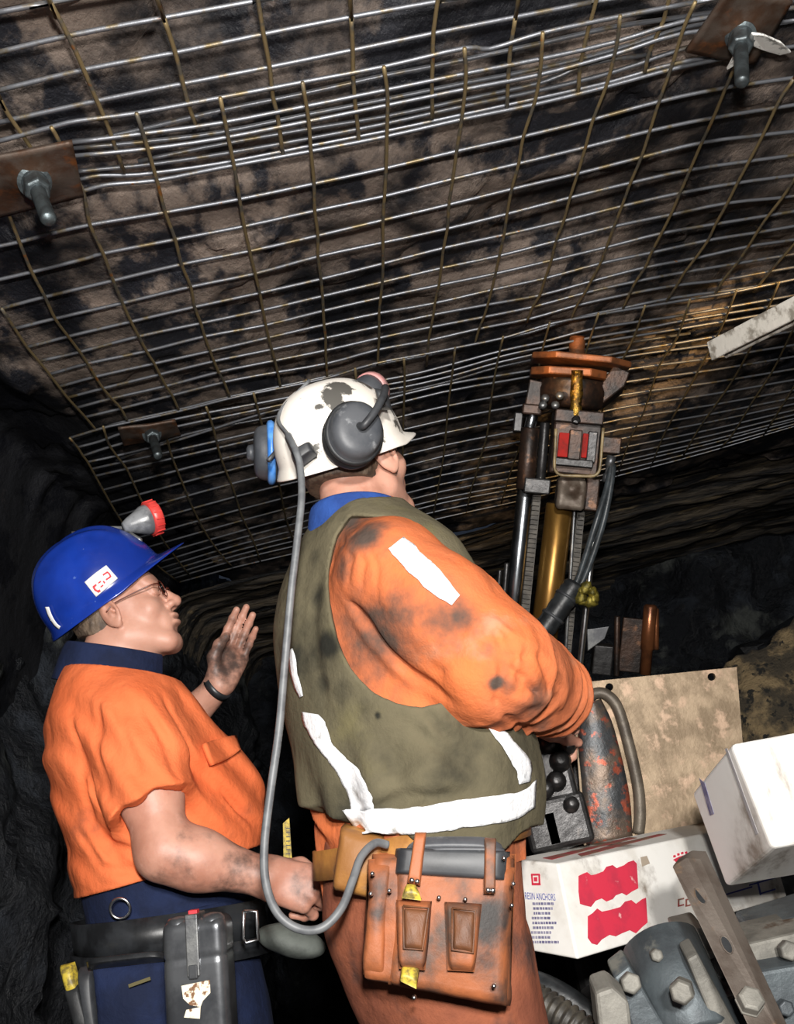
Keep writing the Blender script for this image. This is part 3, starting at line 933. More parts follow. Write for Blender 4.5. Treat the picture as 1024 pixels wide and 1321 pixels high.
def hat_sdf(c, R, a, b, h):
    def fn(P):
        q = (P - c) @ R
        z = np.clip((q[:, 2] - .010) / (h - .010), 0.0, 1.0)
        sq = np.arcsin(z ** (1 / .96)); r = np.cos(sq) ** .80
        rho = np.sqrt((q[:, 0] / a) ** 2 + ((q[:, 1] + .008 * np.sin(sq)) / b) ** 2)
        return (rho - r) * .09
    return fn

def helmet(c, R, label, m, a=.112, b=.142, h=.148, peak=.058, name='hard_hat', ridge=.006, flare=.010, stain=None, tail=.0):
    """c: middle of the rim plane"""
    t = thing(name, label, 'helmet', tuple(c))
    nA, nH = 96, 26
    v, dz = [], []
    W = lambda x, y, z: c + R @ np.array([x, y, z])
    for j in range(nH + 1):
        for i in range(nA):
            w = 2 * math.pi * i / nA                    # 0 = forward
            sx, cy = math.sin(w), math.cos(w)
            pk = peak * max(0.0, cy - 0.30) / 0.70 * (1 if cy > .3 else 0)
            pk *= (1.6 - .6 * max(0.0, cy))
            if j < 5:                                   # brim and peak
                k = j / 5
                ex = (flare + pk) * (1 - k) ** 1.0
                r = 1.0
                z = .0 - .010 * (1 - k) - .006 * max(0.0, cy) * (1 - k) + .010 * k + (.016 * (1 - k) * (1 if pk > 0 else 0) * (pk / peak) if peak else 0)
                x, y = (a + flare * (1 - k)) * sx * (1 + .25 * pk * (1 - k) / .06 * 0), b * cy + ex * cy
            else:
                k = (j - 5) / (nH - 5)
                q = k * math.pi / 2
                r = math.cos(q) ** 0.80
                z = .010 + (h - .010) * math.sin(q) ** 0.96
                x, y = a * r * sx, b * r * cy - .008 * math.sin(q)
                if ridge:
                    z += ridge * math.exp(-(x / .017) ** 2) * ssm(k, .25, .6)
                    z += ridge * .7 * math.exp(-((abs(x) - .042) / .009) ** 2) * ssm(k, .3, .6)
            v.append(W(x, y - (tail * (1 - k) if cy < 0 and j < 5 else 0), z))
    f = [(j * nA + i, j * nA + (i + 1) % nA, (j + 1) * nA + (i + 1) % nA, (j + 1) * nA + i) for j in range(nH) for i in range(nA)]
    v = np.array(v)
    d = dirt_at(v, stain) if stain else np.zeros(len(v))
    s = obj('helmet_shell', v, np.array(f)[:, ::-1], m, t, True, attr={'dirt': d})
    so = s.modifiers.new('thick', 'SOLIDIFY'); so.thickness = .0035; so.offset = -1
    ss = s.modifiers.new('sub', 'SUBSURF'); ss.levels = ss.render_levels = 1
    # head band inside
    v, f = [], []
    for i in range(48):
        w = 2 * math.pi * i / 48
        for z in (-.006, .026):
            v.append(W(.092 * math.sin(w), .112 * math.cos(w) - .01, z))
    f = [(2 * i, (2 * i + 2) % 96, (2 * i + 3) % 96, 2 * i + 1) for i in range(48)]
    o = obj('head_band', v, f, m_blackrub, t)
    so = o.modifiers.new('thick', 'SOLIDIFY'); so.thickness = .003
    return t, W

def collar(name, c, R, rx, ry, z0, z1, open_, m, parent, flare=.006, n=40, fold=True, droop=.012):
    v = []
    rows = [(0, z0), (.3, z0 * .6 + z1 * .4), (.7, z0 * .2 + z1 * .8), (.82, z1)]
    if fold: rows += [(1.15, z1 * 1.0 - .002), (1.7, z0 * .3 + z1 * .7), (2.3, z0 - .006), (2.5, z0 - droop)]
    for i in range(n + 1):
        w = open_ + (2 * math.pi - 2 * open_) * i / n
        fr = math.exp(-((min(w, 2 * math.pi - w) - open_) / .35) ** 2)
        for k, z in rows:
            g = flare * k
            v.append(c + R @ np.array([(rx + g) * math.sin(w), (ry + g) * math.cos(w), z - .022 * fr * (k > 1.2)]))
    nr = len(rows)
    f = [(i * nr + j, (i + 1) * nr + j, (i + 1) * nr + j + 1, i * nr + j + 1) for i in range(n) for j in range(nr - 1)]
    o = obj(name, v, f, m, parent)
    so = o.modifiers.new('thick', 'SOLIDIFY'); so.thickness = .003; so.offset = 0
    ss = o.modifiers.new('sub', 'SUBSURF'); ss.levels = ss.render_levels = 1
    return o

def boot(s, heel, fwd):
    f = unit(fwd)
    s.ell(heel + f * .07 + np.array([0, 0, .045]), (.05, .05, .05), .03)
    s.cone(heel + np.array([0, 0, .05]), heel + f * .19 + np.array([0, 0, .04]), .05, .043, .03)
    s.cone(heel + np.array([0, 0, .05]), heel + np.array([0, 0, .22]), .048, .046, .03)
    s.half(heel + np.array([0, 0, .002]), (0, 0, -1))

def quadpt(px, Y0, Y1=None):
    """bilinear point on a quad of pixels: TL, TR, BR, BL"""
    Y1 = Y0 if Y1 is None else Y1
    q = [at(*px[0], Y0), at(*px[1], Y0), at(*px[2], Y1), at(*px[3], Y1)]
    def g(u, v, o=0.0):
        p = (1 - u) * (1 - v) * q[0] + u * (1 - v) * q[1] + u * v * q[2] + (1 - u) * v * q[3]
        n = unit(np.cross(q[1] - q[0], q[3] - q[0]))
        if n[1] > 0: n = -n
        return p + n * o
    return g

def pillow(name, g, m, parent, u0=0, u1=1, v0=0, v1=1, o0=0.0, o1=0.02, bulge=.01, edge=.1, n=16, seed=0, wob=0.0, round_=0.0, attr=None, label=None, spots=None):
    """a padded panel on quad g between depths o0 (back) and o1 (front)"""
    v, nn = [], n + 1
    for i in range(nn):
        for j in range(nn):
            a, b = i / n, j / n
            ea = min(a, 1 - a) / edge; eb = min(b, 1 - b) / edge
            k = (1 - (1 - min(1, ea)) ** 2) * (1 - (1 - min(1, eb)) ** 2)
            k = k ** .5
            z = o0 + (o1 - o0) * k + bulge * math.sin(a * math.pi) * math.sin(b * math.pi)
            ua, vb = a, b
            if round_ and b > .5:
                ua = .5 + (a - .5) * (1 - round_ * max(0, (b - .75) / .25) ** 2.5)
            p = g(u0 + (u1 - u0) * ua, v0 + (v1 - v0) * vb, z)
            v.append(p)
    v = np.array(v)
    if wob:
        v = v + (np.stack([fbm(v + 3 * q, 14, 3, seed + q) for q in range(3)], 1)) * wob
    back = np.array([g(u0 + (u1 - u0) * (i / n), v0 + (v1 - v0) * (j / n), o0 - .002) for i, j in ((0, 0), (n, 0), (n, n), (0, n))])
    i = np.arange(nn * nn).reshape(nn, nn)
    f = [tuple(q) for q in np.stack([i[:-1, :-1], i[:-1, 1:], i[1:, 1:], i[1:, :-1]], -1).reshape(-1, 4)]
    N = nn * nn
    rim = [i[k, 0] for k in range(nn)], [i[n, k] for k in range(nn)], [i[n - k, n] for k in range(nn)], [i[0, n - k] for k in range(nn)]
    for s, r in enumerate(rim): f.append(tuple(r) + (N + (s + 1) % 4, N + s))
    f.append((N + 3, N + 2, N + 1, N))
    V = np.concatenate([v, back])
    if spots: attr = {'dirt': dirt_at(V, spots)}
    return obj(name, V, f, m, parent, True, label=label, attr=attr)

def decal(name, pts, nrm, m, parent, th=.0012, label=None):
    """a flat sticker or stud from world points, sitting proud along nrm"""
    n = unit(nrm)
    return MB().prism([np.asarray(p) - n * th * .2 for p in pts], n * th).build(name, m, parent, label=label)

m_blackrub = mat('black_rubber', '#17181a', '#26282a', scale=30, rough=0.55, bump=0.2, bscale=80)
m_orange = mat('orange_hi_vis_cotton', '#e8794a', '#dd6c3e', scale=5, thr=(0.35, 0.7), rough=0.85, bump=0.45, bscale=26, bdist=0.012, dirt='#3c3430', spec=0.2, dirt_noise=14)
m_orange_dirty = mat('grimy_orange_cotton', '#d5713f', '#bd6a45', scale=5, thr=(0.3, 0.7), rough=0.88, bump=0.45, bscale=26, bdist=0.012, dirt='#4f433c', spec=0.2, c3='#b98164', scale3=9, thr3=(0.55, 0.75), dirt_noise=12)
m_navy = mat('navy_cotton', '#1a2544', '#141c34', scale=9, rough=0.85, bump=0.45, bscale=26, bdist=0.012, dirt='#1c1b1c', spec=0.25)
m_collar_blue = mat('bright_navy_collar', '#2d4f95', '#243f7c', scale=12, rough=0.85, bump=0.45, bscale=26, bdist=0.012, spec=0.25)
m_vest = mat('olive_vest_cloth', '#665f4b', '#595341', scale=5, thr=(0.35, 0.7), rough=0.9, bump=0.45, bscale=26, bdist=0.012, dirt='#24241f', spec=0.2, c3='#6b6448', scale3=8, thr3=(0.55, 0.75), dirt_noise=9)
m_tape = mat('silver_reflective_tape', '#f2f3f5', '#c3c5c8', scale=16, thr=(0.48, 0.66), rough=0.45, bump=0.6, bscale=30, bdist=0.008, c3='#77746c', scale3=20, thr3=(0.56, 0.72), spec=0.7)
m_leather = mat('worn_orange_leather', '#a05c36', '#7c4a2e', scale=9, thr=(0.4, 0.65), rough=0.6, bump=0.45, bscale=60, bdist=0.003, c3='#4d4038', scale3=9, thr3=(0.50, 0.68), dirt='#2e2a28')
m_leather3 = mat('dark_brown_leather', '#6e452a', '#472e20', scale=14, rough=0.55, bump=0.6, bscale=60, bdist=0.004, stretch=(1, 1, .3))
m_leather2 = mat('tan_leather', '#b07c3a', '#8a5c2e', scale=10, rough=0.6, bump=0.4, bscale=60, bdist=0.003, c3='#4d4038', scale3=14, thr3=(0.6, 0.75))
m_trouser = mat('grimy_orange_brown_trousers', '#9a5a40', '#7c4836', scale=8, thr=(0.35, 0.65), rough=0.9, bump=0.45, bscale=26, bdist=0.012, c3='#4a3a36', scale3=7, thr3=(0.55, 0.75), spec=0.2, dirt='#2a2422')
m_whitehat = mat('scuffed_white_helmet', '#f1ece4', '#e2dace', scale=6, thr=(0.4, 0.7), rough=0.38, bump=0.08, bscale=90, bdist=0.001, dirt='#55534f', dirt_noise=30, damp=2.4, drange=(1.62, 1.82), c3='#b5a590', scale3=26, thr3=(0.66, 0.78))
m_bluehat = mat('glossy_blue_helmet', '#17389a', '#142f86', scale=7, rough=0.22, bump=0.03, bscale=60, bdist=0.001, c3='#5a74b4', scale3=70, thr3=(0.69, 0.74), dirt='#9aa6c4', dirt_noise=60, damp=2.4, drange=(1.7, 1.9), coat=0.3)
m_greyplast = mat('dusty_grey_plastic', '#4a4c50', '#3a3d42', scale=18, thr=(0.4, 0.65), rough=0.5, bump=0.2, bscale=60, bdist=0.002, c3='#97999b', scale3=22, thr3=(0.6, 0.75))
m_dkplast = mat('dark_grey_plastic', '#3a3c3f', '#2a2b2e', scale=20, rough=0.5, bump=0.15, bscale=80, bdist=0.001)
m_bluering = mat('blue_plastic_ring', '#2f6fc0', '#5a93d6', scale=30, rough=0.4, bump=0.1)
m_redring = mat('red_plastic_bezel', '#dc4a44', '#c43a36', scale=30, rough=0.35, bump=0.1)
m_glass = mat('lamp_lens', '#cfd4d6', rough=0.05, bump=0, spec=0.8)
m_chrome = mat('bright_steel', '#d9dadb', '#b9babb', scale=30, rough=0.28, metal=1.0, bump=0.05, bscale=60)
m_steel = mat('dull_steel', '#8a8b8a', '#66676a', scale=26, rough=0.42, metal=0.8, bump=0.2, bscale=70, bdist=0.002)
m_yellow = mat('yellow_plastic', '#bfa83a', '#6e6032', scale=90, rough=0.5, bump=0.1)
m_cable = mat('grey_rubber_cable', '#67696b', '#55575a', scale=40, rough=0.5, bump=0.1, bscale=80, bdist=0.001)
m_white = mat('white_sticker', '#f4f3ef', rough=0.45, bump=0)
m_red = mat('red_print', '#cf2f3a', rough=0.5, bump=0)

def ear_cup(name, c, R, parent, r=.047, depth=.04, ringm=None, label=None):
    """earmuff cup: R column 1 points outwards, away from the head"""
    cup = MB().lathe(c, R[:, 1], [(-depth * .5, r * .80), (-depth * .5, r * 1.06), (-depth * .12, r * 1.08), (-depth * .05, r), (depth * .18, r * .99), (depth * .36, r * .9), (depth * .46, r * .74), (depth * .49, r * .45), (depth * .5, r * .1)], 36)
    v = np.array(cup.v) - c
    v = v + np.outer(v @ R[:, 2], R[:, 2]) * .16             # cups are taller than wide
    cup.v = [tuple(p) for p in v + c]
    o = cup.build(name, m_greyplast, parent, smooth=True, label=label)
    b = o.modifiers.new('sub', 'SUBSURF'); b.levels = b.render_levels = 1
    cu = MB().tube([c - R[:, 1] * depth * .62 + R[:, 0] * r * .85 * math.cos(w) + R[:, 2] * r * 1.0 * math.sin(w) for w in np.linspace(0, 2 * math.pi, 33)], .0125, 10, cap=False)
    cu.build('ear_cushion', m_blackrub, o, smooth=True)
    rg = MB().tube([c - R[:, 1] * depth * .20 + R[:, 0] * r * 1.03 * math.cos(w) + R[:, 2] * r * 1.19 * math.sin(w) for w in np.linspace(0, 2 * math.pi, 41)], .0075 if ringm else .005, 8, cap=False)
    rg.build('cup_rim', ringm or m_blackrub, o, smooth=True)
    return o
# ================================================================ MINER IN THE OLIVE VEST AND WHITE HELMET
f2 = unit((.72, .70, 0)); R2 = frame(f2); o2 = np.array([-.055, 1.62, 0.0])
L2 = lambda x, y, z: o2 + R2 @ np.array([x, y, z])
miner2 = thing('person', 'miner in white helmet and olive vest seen from behind, reaching to the drill', 'person', (o2[0], o2[1], 0.0))
torso2 = [(.92, -.02, -.02, .165, .140), (1.00, -.015, -.012, .172, .145), (1.10, -.010, -.004, .182, .150), (1.20, -.014, -.006, .194, .150), (1.30, -.016, -.010, .197, .144),
          (1.39, -.012, -.014, .188, .128), (1.455, -.006, -.016, .158, .104), (1.50, -.004, -.018, .112, .084), (1.54, 0, -.012, .066, .066)]
S2, E2, W2 = at(502, 736, 1.485), at(634, 858, 1.445), at(712, 896, 1.66)
SL2 = L2(-.125, .03, 1.41); EL2 = L2(-.15, .20, 1.22); WL2 = L2(-.12, .40, 1.16)
hc2 = at(456, 606, 1.63)
RH2 = frame(unit((.58, .80, .32)))
# ---- body: one skin surface from head to feet
b2 = SDF()
b2.loft(o2, R2, torso2, .03, grow=-.022)
b2.cone(L2(0, -.02, 1.50), hc2 + RH2 @ np.array([0, -.025, -.03]), .064, .058, .03)
add_head(b2, hc2, RH2)
b2.chain([S2, E2, W2], [.052, .042, .029], .03)
b2.chain([SL2, EL2, WL2], [.052, .042, .029], .03)
add_hand(b2, W2, W2 - E2 + np.array([-.04, .1, -0.02]), (.3, -.2, .9), -1, (75, 85, 50), sc=.95)
add_hand(b2, WL2, WL2 - EL2, (.2, -.2, .9), 1, (40, 55, 40))
for e in (-1, 1):
    b2.chain([L2(-.03 + e * .07, -.02, .93), L2(-.03 + e * .075, .0, .50), L2(-.02 + e * .085, -.03, .10)], [.075, .05, .04], .03)
    b2.cone(L2(-.02 + e * .085, -.03, .07), L2(-.02 + e * .085, .12, .04), .04, .035, .03)
V, Q = mesh_sdf(b2, (-.45, 1.1, -.02), (.5, 2.3, 1.80), .0034)
ear = hc2 + RH2 @ np.array([.06, -.0, -.0])
d = dirt_at(V, [(hc2 + RH2 @ np.array([.03, -.06, -.09]), .05, .35), (hc2 + RH2 @ np.array([.06, .05, -.06]), .035, .3)])
body2 = obj('body', V, Q, m_skin, miner2, True, attr={'dirt': d})
eyes(hc2, RH2, miner2)
hr = hair_sdf(hc2, RH2)
V, Q = mesh_sdf(hr, hc2 - .16, hc2 + .16, .003)
obj('hair', V, Q, m_hair, miner2)
vb = SDF(); vb.loft(o2, R2, torso2, .02, grow=.012)
ax_, az_ = R2[:, 1], np.array([0, 0, 1.0])
vb.loft(o2, R2, [(.96, -.015, -.012, .178, .152), (1.02, -.01, -.004, .196, .166), (1.10, -.004, 0, .198, .166), (1.20, 0, 0, .188, .152)], .03)   # blouses over the belt
def poly_sd(q, poly):
    d = np.full(len(q), 9.0); ins = np.zeros(len(q), bool)
    for i in range(len(poly)):
        a, b = poly[i], poly[(i + 1) % len(poly)]
        e = b - a; w = q - a
        t = np.clip(w @ e / (e @ e), 0, 1)
        d = np.minimum(d, ((w - t[:, None] * e) ** 2).sum(1))
        c1 = (a[1] <= q[:, 1]) != (b[1] <= q[:, 1])
        ins ^= c1 & (q[:, 0] < a[0] + (q[:, 1] - a[1]) * e[0] / (e[1] if abs(e[1]) > 1e-9 else 1e-9))
    return np.where(ins, -1, 1) * np.sqrt(d)
hole_px = np.array(smooth_path([np.array([x, y, 0.0]) for x, y in ((452, 664), (434, 690), (424, 730), (424, 775), (432, 820), (450, 860), (478, 890), (510, 907), (545, 912), (580, 905), (606, 880), (618, 830), (600, 770), (560, 710), (505, 668))], 2))
hole = cast(vb, hole_px[:, 0], hole_px[:, 1], 1.1) - o2
hole = hole[:, [0, 2]]
# ---- orange shirt
sh2 = SDF()
sh2.loft(o2, R2, torso2, .02, grow=-.004)
arm = E2 - S2
sh2.chain([S2 + unit((.1, .3, .1)) * .0, S2 * .5 + E2 * .5, E2], [.080, .086, .082], .04)
sh2.chain([E2, E2 * .5 + W2 * .5, W2], [.084, .074, .066], .03)
sh2.chain([SL2, EL2, WL2], [.075, .08, .065], .05)
sh2.half(W2 + unit(W2 - E2) * .012, W2 - E2)
sh2.cone(W2 - unit(W2 - E2) * .03, W2 + unit(W2 - E2) * .2, .052, .052, .004, 's')
shb = SDF(); shb.ops = list(sh2.ops)
aF, aU = unit(W2 - E2), unit(E2 - S2)
def fold2(P):
    t = (P - E2) @ aF; tu = (P - S2) @ aU
    nz = vnoise(P, 9, 4)
    ph = t * 2 * math.pi / .058 + 4.5 * nz + 18 * (P @ aU) * 0 + 2.5 * vnoise(P, 5, 6)
    amp = .0052 * (.75 + .5 * vnoise(P, 13, 9)) * ssm(t, -.06, .04) * (1 - .3 * ssm(t, .2, .3))
    a = -amp * (np.sin(ph) * .7 + np.maximum(np.sin(ph), 0) ** 3 * .6)
    b = -.004 * fbm(P * (1, 1, .6), 11, 3, 8) - .0022 * np.abs(vnoise(P + .3 * np.stack([nz * .04] * 3, 1), 21, 2))
    return a + b
sh2.disp(fold2)
for pts, w, dd in (
    ([(428, 715), (470, 800), (530, 868), (600, 915)], .011, -.010),
    ([(430, 735), (480, 830), (545, 890)], .010, .006),
    ([(445, 690), (500, 770), (560, 830), (610, 900)], .02, .004),
    ([(440, 690), (455, 720), (450, 760)], .006, -.004),
    ([(455, 690), (470, 725), (468, 770)], .006, -.004),
    ([(470, 690), (487, 730), (490, 780)], .006, -.003),
    ([(600, 790), (590, 840), (560, 880)], .012, -.005),
    ([(640, 800), (650, 850), (640, 915)], .009, -.007),
    ([(665, 805), (668, 850), (650, 900)], .007, .005),
    ([(690, 835), (708, 880), (690, 925)], .008, -.008), ([(620, 790), (660, 820), (700, 842)], .007, .006), ([(640, 850), (680, 880), (700, 920)], .007, -.008), ([(655, 900), (690, 905), (720, 890)], .008, .007), ([(705, 850), (726, 885), (722, 920)], .007, .006), ([(610, 830), (640, 845), (690, 850)], .008, -.006), ([(620, 880), (660, 930), (700, 945)], .008, -.006)):
    sh2.crease([cast(shb, [x], [y], 1.0)[0] for x, y in pts], w, dd)
hc_x = hole[:, 0].mean()
def tuck(P):
    q = P - o2
    e = np.minimum(vb(P) + .006, poly_sd(q[:, [0, 2]], hole) - .002)
    return np.minimum(e, np.minimum(hc_x + .01 - q[:, 0], .03 - q[:, 1]))
sh2._a('i', tuck, None, 0, 0)
gr = lambda px, py, r, s, Y=1.45: (cast(sh2, [px], [py], 1.1)[0], r * 1.35, s * 1.15)
spots = [gr(472, 688, .035, .75), gr(450, 672, .03, .7), gr(440, 735, .035, .5), gr(500, 700, .04, .35), gr(600, 800, .035, .5), gr(575, 845, .05, .3), gr(640, 882, .010, .9), gr(655, 890, .02, .45), gr(690, 910, .035, .5), gr(700, 935, .02, .6), gr(545, 760, .05, .3), gr(660, 830, .03, .25), gr(480, 850, .04, .25), gr(715, 880, .03, .3)]
cloth('shirt', sh2, (-.45, 1.2, .93), (.42, 2.25, 1.6), .0042, m_orange_dirty, miner2, spots, lambda V: .38 + .5 * fbm(V, 7, 3, 5))
# ---- olive vest
v2 = SDF(); v2._a('u', vb, None, 0, 0)
def arm_hole(P):
    q = P - o2
    return np.maximum(poly_sd(q[:, [0, 2]], hole), q[:, 1] - .03)
v2._a('s', arm_hole, None, 0, .004)
def arm_hole_l(P):
    q = P - L2(-.19, .02, 1.40)
    e = (np.sqrt(((q @ ax_) / .08) ** 2 + (q[:, 2] / .12) ** 2) - 1) * .08
    return np.maximum(e, .05 + (P - o2) @ R2[:, 0])
v2._a('s', arm_hole_l, None, 0, .004)
v2.cone(L2(0, -.02, 1.50), L2(0, .02, 1.75), .074, .10, .008, 's')
v2.half(L2(0, .0, .985), (0, .15, -1)); v2.half(np.array([-.055, 1.5, .985]), (-.52, .0, -1))
def vfold(P):
    nz = vnoise(P, 5, 14)
    low = ssm(-P[:, 2], -1.22, -1.06)
    q = (P - o2) @ R2
    th = np.arctan2(q[:, 0], q[:, 1])
    return -.006 * fbm(P * (1, 1, .55), 6, 3, 12) - low * .006 * np.sin(th * 11 + 4 * nz + P[:, 2] * 9) - .002 * np.abs(vnoise(P, 18, 2))
v2.disp(vfold)
for pts, w, dd in (([(520, 930), (560, 960), (600, 985)], .012, -.006), ([(545, 912), (575, 950), (590, 960)], .008, -.005), ([(470, 1030), (530, 1005), (620, 1005)], .016, .010), ([(430, 1045), (520, 1032), (600, 1022)], .012, -.008), ([(392, 700), (382, 800), (390, 900)], .016, .005), ([(415, 720), (405, 830), (420, 930)], .016, -.005), ([(450, 900), (520, 1000), (560, 1020)], .02, -.006)):
    v2.crease([cast(vb, [x], [y], 1.1)[0] for x, y in pts], w, dd)
gv = lambda px, py, r, s: (cast(v2, [px], [py], 1.1)[0], r * 1.3, s * 1.15)
spots = [gv(412, 770, .024, .8), gv(424, 830, .026, .85), gv(418, 880, .022, .6), gv(405, 720, .02, .45), gv(440, 890, .024, .55), gv(470, 915, .02, .45), gv(487, 923, .006, .9), gv(402, 940, .02, .3), gv(500, 1000, .05, .25), gv(640, 1010, .05, .3), gv(385, 850, .02, .3), gv(560, 1030, .04, .35), gv(445, 670, .02, .5)]
cloth('vest', v2, (-.36, 1.25, .93), (.28, 1.95, 1.62), .0042, m_vest, miner2, spots, lambda V: .30 + .45 * fbm(V, 6, 3, 15))
# reflective tape
vs = SDF(); vs._a('u', v2, None, 0, 0)
patch('reflective_tape', v2, [[(442, 1046), (520, 1043), (600, 1032), (668, 1022), (692, 1005)], [(462, 1074), (530, 1076), (600, 1068), (660, 1058), (690, 1040)]], m_tape, miner2, 1.1, off=.004, nu=46, nv=9, jag=3)
patch('reflective_tape', v2, [[(387, 918), (400, 950), (425, 985), (448, 1020), (455, 1046)], [(412, 922), (432, 962), (462, 992), (475, 1020), (480, 1044)]], m_tape, miner2, 1.1, off=.003, nu=30, nv=8, jag=5)
patch('reflective_tape', v2, [[(371, 840), (374, 862), (380, 885), (386, 900)], [(378, 836), (383, 862), (388, 885), (390, 898)]], m_tape, miner2, 1.1, off=.003, nu=14, nv=4, jag=2)
patch('reflective_tape', v2, [[(630, 938), (650, 968), (664, 990), (668, 1012)], [(648, 940), (668, 962), (684, 985), (684, 1008)]], m_tape, miner2, 1.1, off=.003, nu=20, nv=6, jag=4)
patch('reflective_tape', sh2, [[(501, 708), (530, 740), (560, 768), (583, 780)], [(520, 693), (552, 720), (578, 748), (593, 768)]], m_tape, miner2, 1.1, off=.003, nu=26, nv=7, jag=2.5, label='white shoulder tape')
collar('collar', L2(-.004, -.022, 1.508), frame_up(f2, unit((.12, .10, 1))), .070, .072, .0, .040, .5, m_collar_blue, miner2)
# ---- trousers and boots
t2 = SDF()
t2.loft(o2, R2, [(.70, .0, -.02, .115, .11), (.80, -.02, -.025, .145, .125), (.88, -.025, -.03, .158, .138), (.95, -.02, -.02, .16, .14), (1.03, -.01, -.01, .16, .14)], .03)
for e in (-1, 1): t2.chain([L2(-.03 + e * .06, -.03, .80), L2(-.03 + e * .075, 0, .48), L2(-.02 + e * .085, -.03, .08)], [.085, .075, .065], .04)
t2.disp(lambda P: -.006 * fbm(P * (1, 1, .7), 8, 3, 33) - .003 * np.abs(vnoise(P, 17, 6)))
t2.half(L2(0, 0, .06), (0, 0, -1)); t2.half(L2(0, 0, 1.02), (0, 0, 1))
cloth('trousers', t2, (-.4, 1.3, .04), (.3, 2.0, 1.06), .006, m_trouser, miner2)
for e in (-1, 1):
    bt = SDF(); boot(bt, L2(-.02 + e * .085, -.04, 0), f2)
    V, Q = mesh_sdf(bt, L2(-.02 + e * .085, .02, .12) - .22, L2(-.02 + e * .085, .02, .12) + .22, .008)
    obj('boot', V, Q, m_blackrub, miner2)
# belt with its leather pouch
def ring(name, o, R, secs, grow, z0, z1, m, parent, tilt=(0, 0), n=72, th=.006):
    S = np.array(secs)
    v = []
    for i in range(n):
        w_ = 2 * math.pi * i / n
        for z in (z0, z1):
            c_ = [np.interp(z, S[:, 0], S[:, k]) for k in range(1, 5)]
            sx, cy = math.sin(w_), math.cos(w_)
            s_ = (abs(sx) ** 2.3 + abs(cy) ** 2.3) ** (-1 / 2.3)
            v.append(o + R @ np.array([c_[0] + (c_[2] + grow) * sx * s_, c_[1] + (c_[3] + grow) * cy * s_, z + tilt[0] * sx + tilt[1] * cy]))
    f = [(2 * i, (2 * i + 2) % (2 * n), (2 * i + 3) % (2 * n), 2 * i + 1) for i in range(n)]
    ob = obj(name, v, f, m, parent)
    so = ob.modifiers.new('thick', 'SOLIDIFY'); so.thickness = th
    return ob
ring('belt', o2, R2, [(.88, -.03, -.03, .165, .145), (.95, -.02, -.02, .165, .145), (1.03, -.01, -.01, .165, .145)], .008, .965, 1.008, m_leather2, miner2)
g = quadpt([(436, 1062), (500, 1074), (494, 1168), (424, 1152)], 1.47, 1.47)
pillow('rear_pouch', g, m_leather2, miner2, o0=-.09, o1=.012, bulge=.012, edge=.12, wob=.004)
# ---- white helmet with earmuffs, lamp and cable
RK2 = frame_up((.56, .74, .36), unit(np.array([-.20, -.30, .93]) + .16 * unit(np.array([.80, -.60, 0]))))
hk2 = hc2 + RH2 @ np.array([0, -.012, .030])
hfn2 = hat_sdf(hk2, RK2, .106, .128, .136)
hst = [(cast(hfn2, [x], [y], 1.2)[0], r, s_) for x, y, r, s_ in ((430, 512, .026, .95), (444, 500, .026, 1.0), (438, 522, .02, .8), (470, 495, .030, .8), (458, 512, .02, .6), (490, 508, .026, .8), (505, 528, .024, .9), (512, 545, .02, .6), (412, 525, .012, .8), (405, 515, .01, .5), (415, 582, .02, .5), (495, 572, .014, .5), (388, 515, .008, .6), (420, 496, .012, .5), (520, 538, .02, .5))]
hat2, HW = helmet(hk2, RK2, 'scuffed white hard hat with folded earmuffs, on the miner in the vest', m_whitehat, a=.106, b=.128, h=.136, peak=.05, ridge=.0,
    stain=hst)
cpos = at(459, 556, 1.46)
out = unit(np.array([.36, -.90, -.05]))
RC = frame_up(out, unit(cU + .28 * cR)); RC = np.stack([RC[:, 0], RC[:, 1], RC[:, 2]], 1)
RC = frame(out, unit(cU + .25 * cR))
cup = ear_cup('earmuff', cpos, RC, hat2, r=.0435, depth=.046, label='dusty grey earmuff cup turned to the camera')
P = [cpos + RC[:, 1] * .022, at(470, 548, 1.425), at(484, 530, 1.43), at(494, 512, 1.45), at(497, 500, 1.49)]
MB().tube(smooth_path(P, 6), .0065, 10).build('earmuff_arm', m_dkplast, hat2, smooth=True)
g = quadpt([(482, 500), (498, 502), (505, 528), (488, 528)], 1.49, 1.50)
pillow('arm_socket', g, m_dkplast, hat2, o0=-.01, o1=.008, bulge=.002, edge=.3)
cposl = at(343, 584, 1.64)
outl = unit(np.array([-.96, -.20, .14]))
RCl = frame(outl, unit(cU - .05 * cR))
ear_cup('earmuff', cposl, RCl, hat2, r=.0435, depth=.046, ringm=m_bluering, label='earmuff cup with a blue rim seen edge-on')
MB().lathe(cposl + RCl[:, 1] * .022, RCl[:, 1], [(0, .016), (.010, .014), (.013, .008)], 16).build('earmuff_boss', m_greyplast, hat2, smooth=True)
MB().tube(smooth_path([cposl + RCl[:, 1] * .010 + RCl[:, 2] * .03, at(362, 548, 1.66), at(372, 562, 1.6), HW(-.075, -.11, .03)], 5), .004, 8).build('earmuff_arm', m_dkplast, hat2, smooth=True)
# cap lamp on the front
lp = HW(.0, .108, .092); ld = unit(RK2 @ np.array([0, .93, .10])); 
lamp2 = MB().lathe(lp, ld, [(-.01, .022), (.0, .030), (.022, .033), (.032, .033)], 24).build('cap_lamp', m_greyplast, hat2, smooth=True)
MB().lathe(lp + ld * .030, ld, [(0, .035), (.002, .036), (.013, .036), (.015, .031)], 24).build('lamp_bezel', mat('faded_pink_bezel', '#c98f8c', '#9a7a78', scale=30, rough=0.5), lamp2, smooth=True)
MB().lathe(lp + ld * .041, ld, [(0, .030), (.003, .030)], 24).build('lamp_lens', m_glass, lamp2)
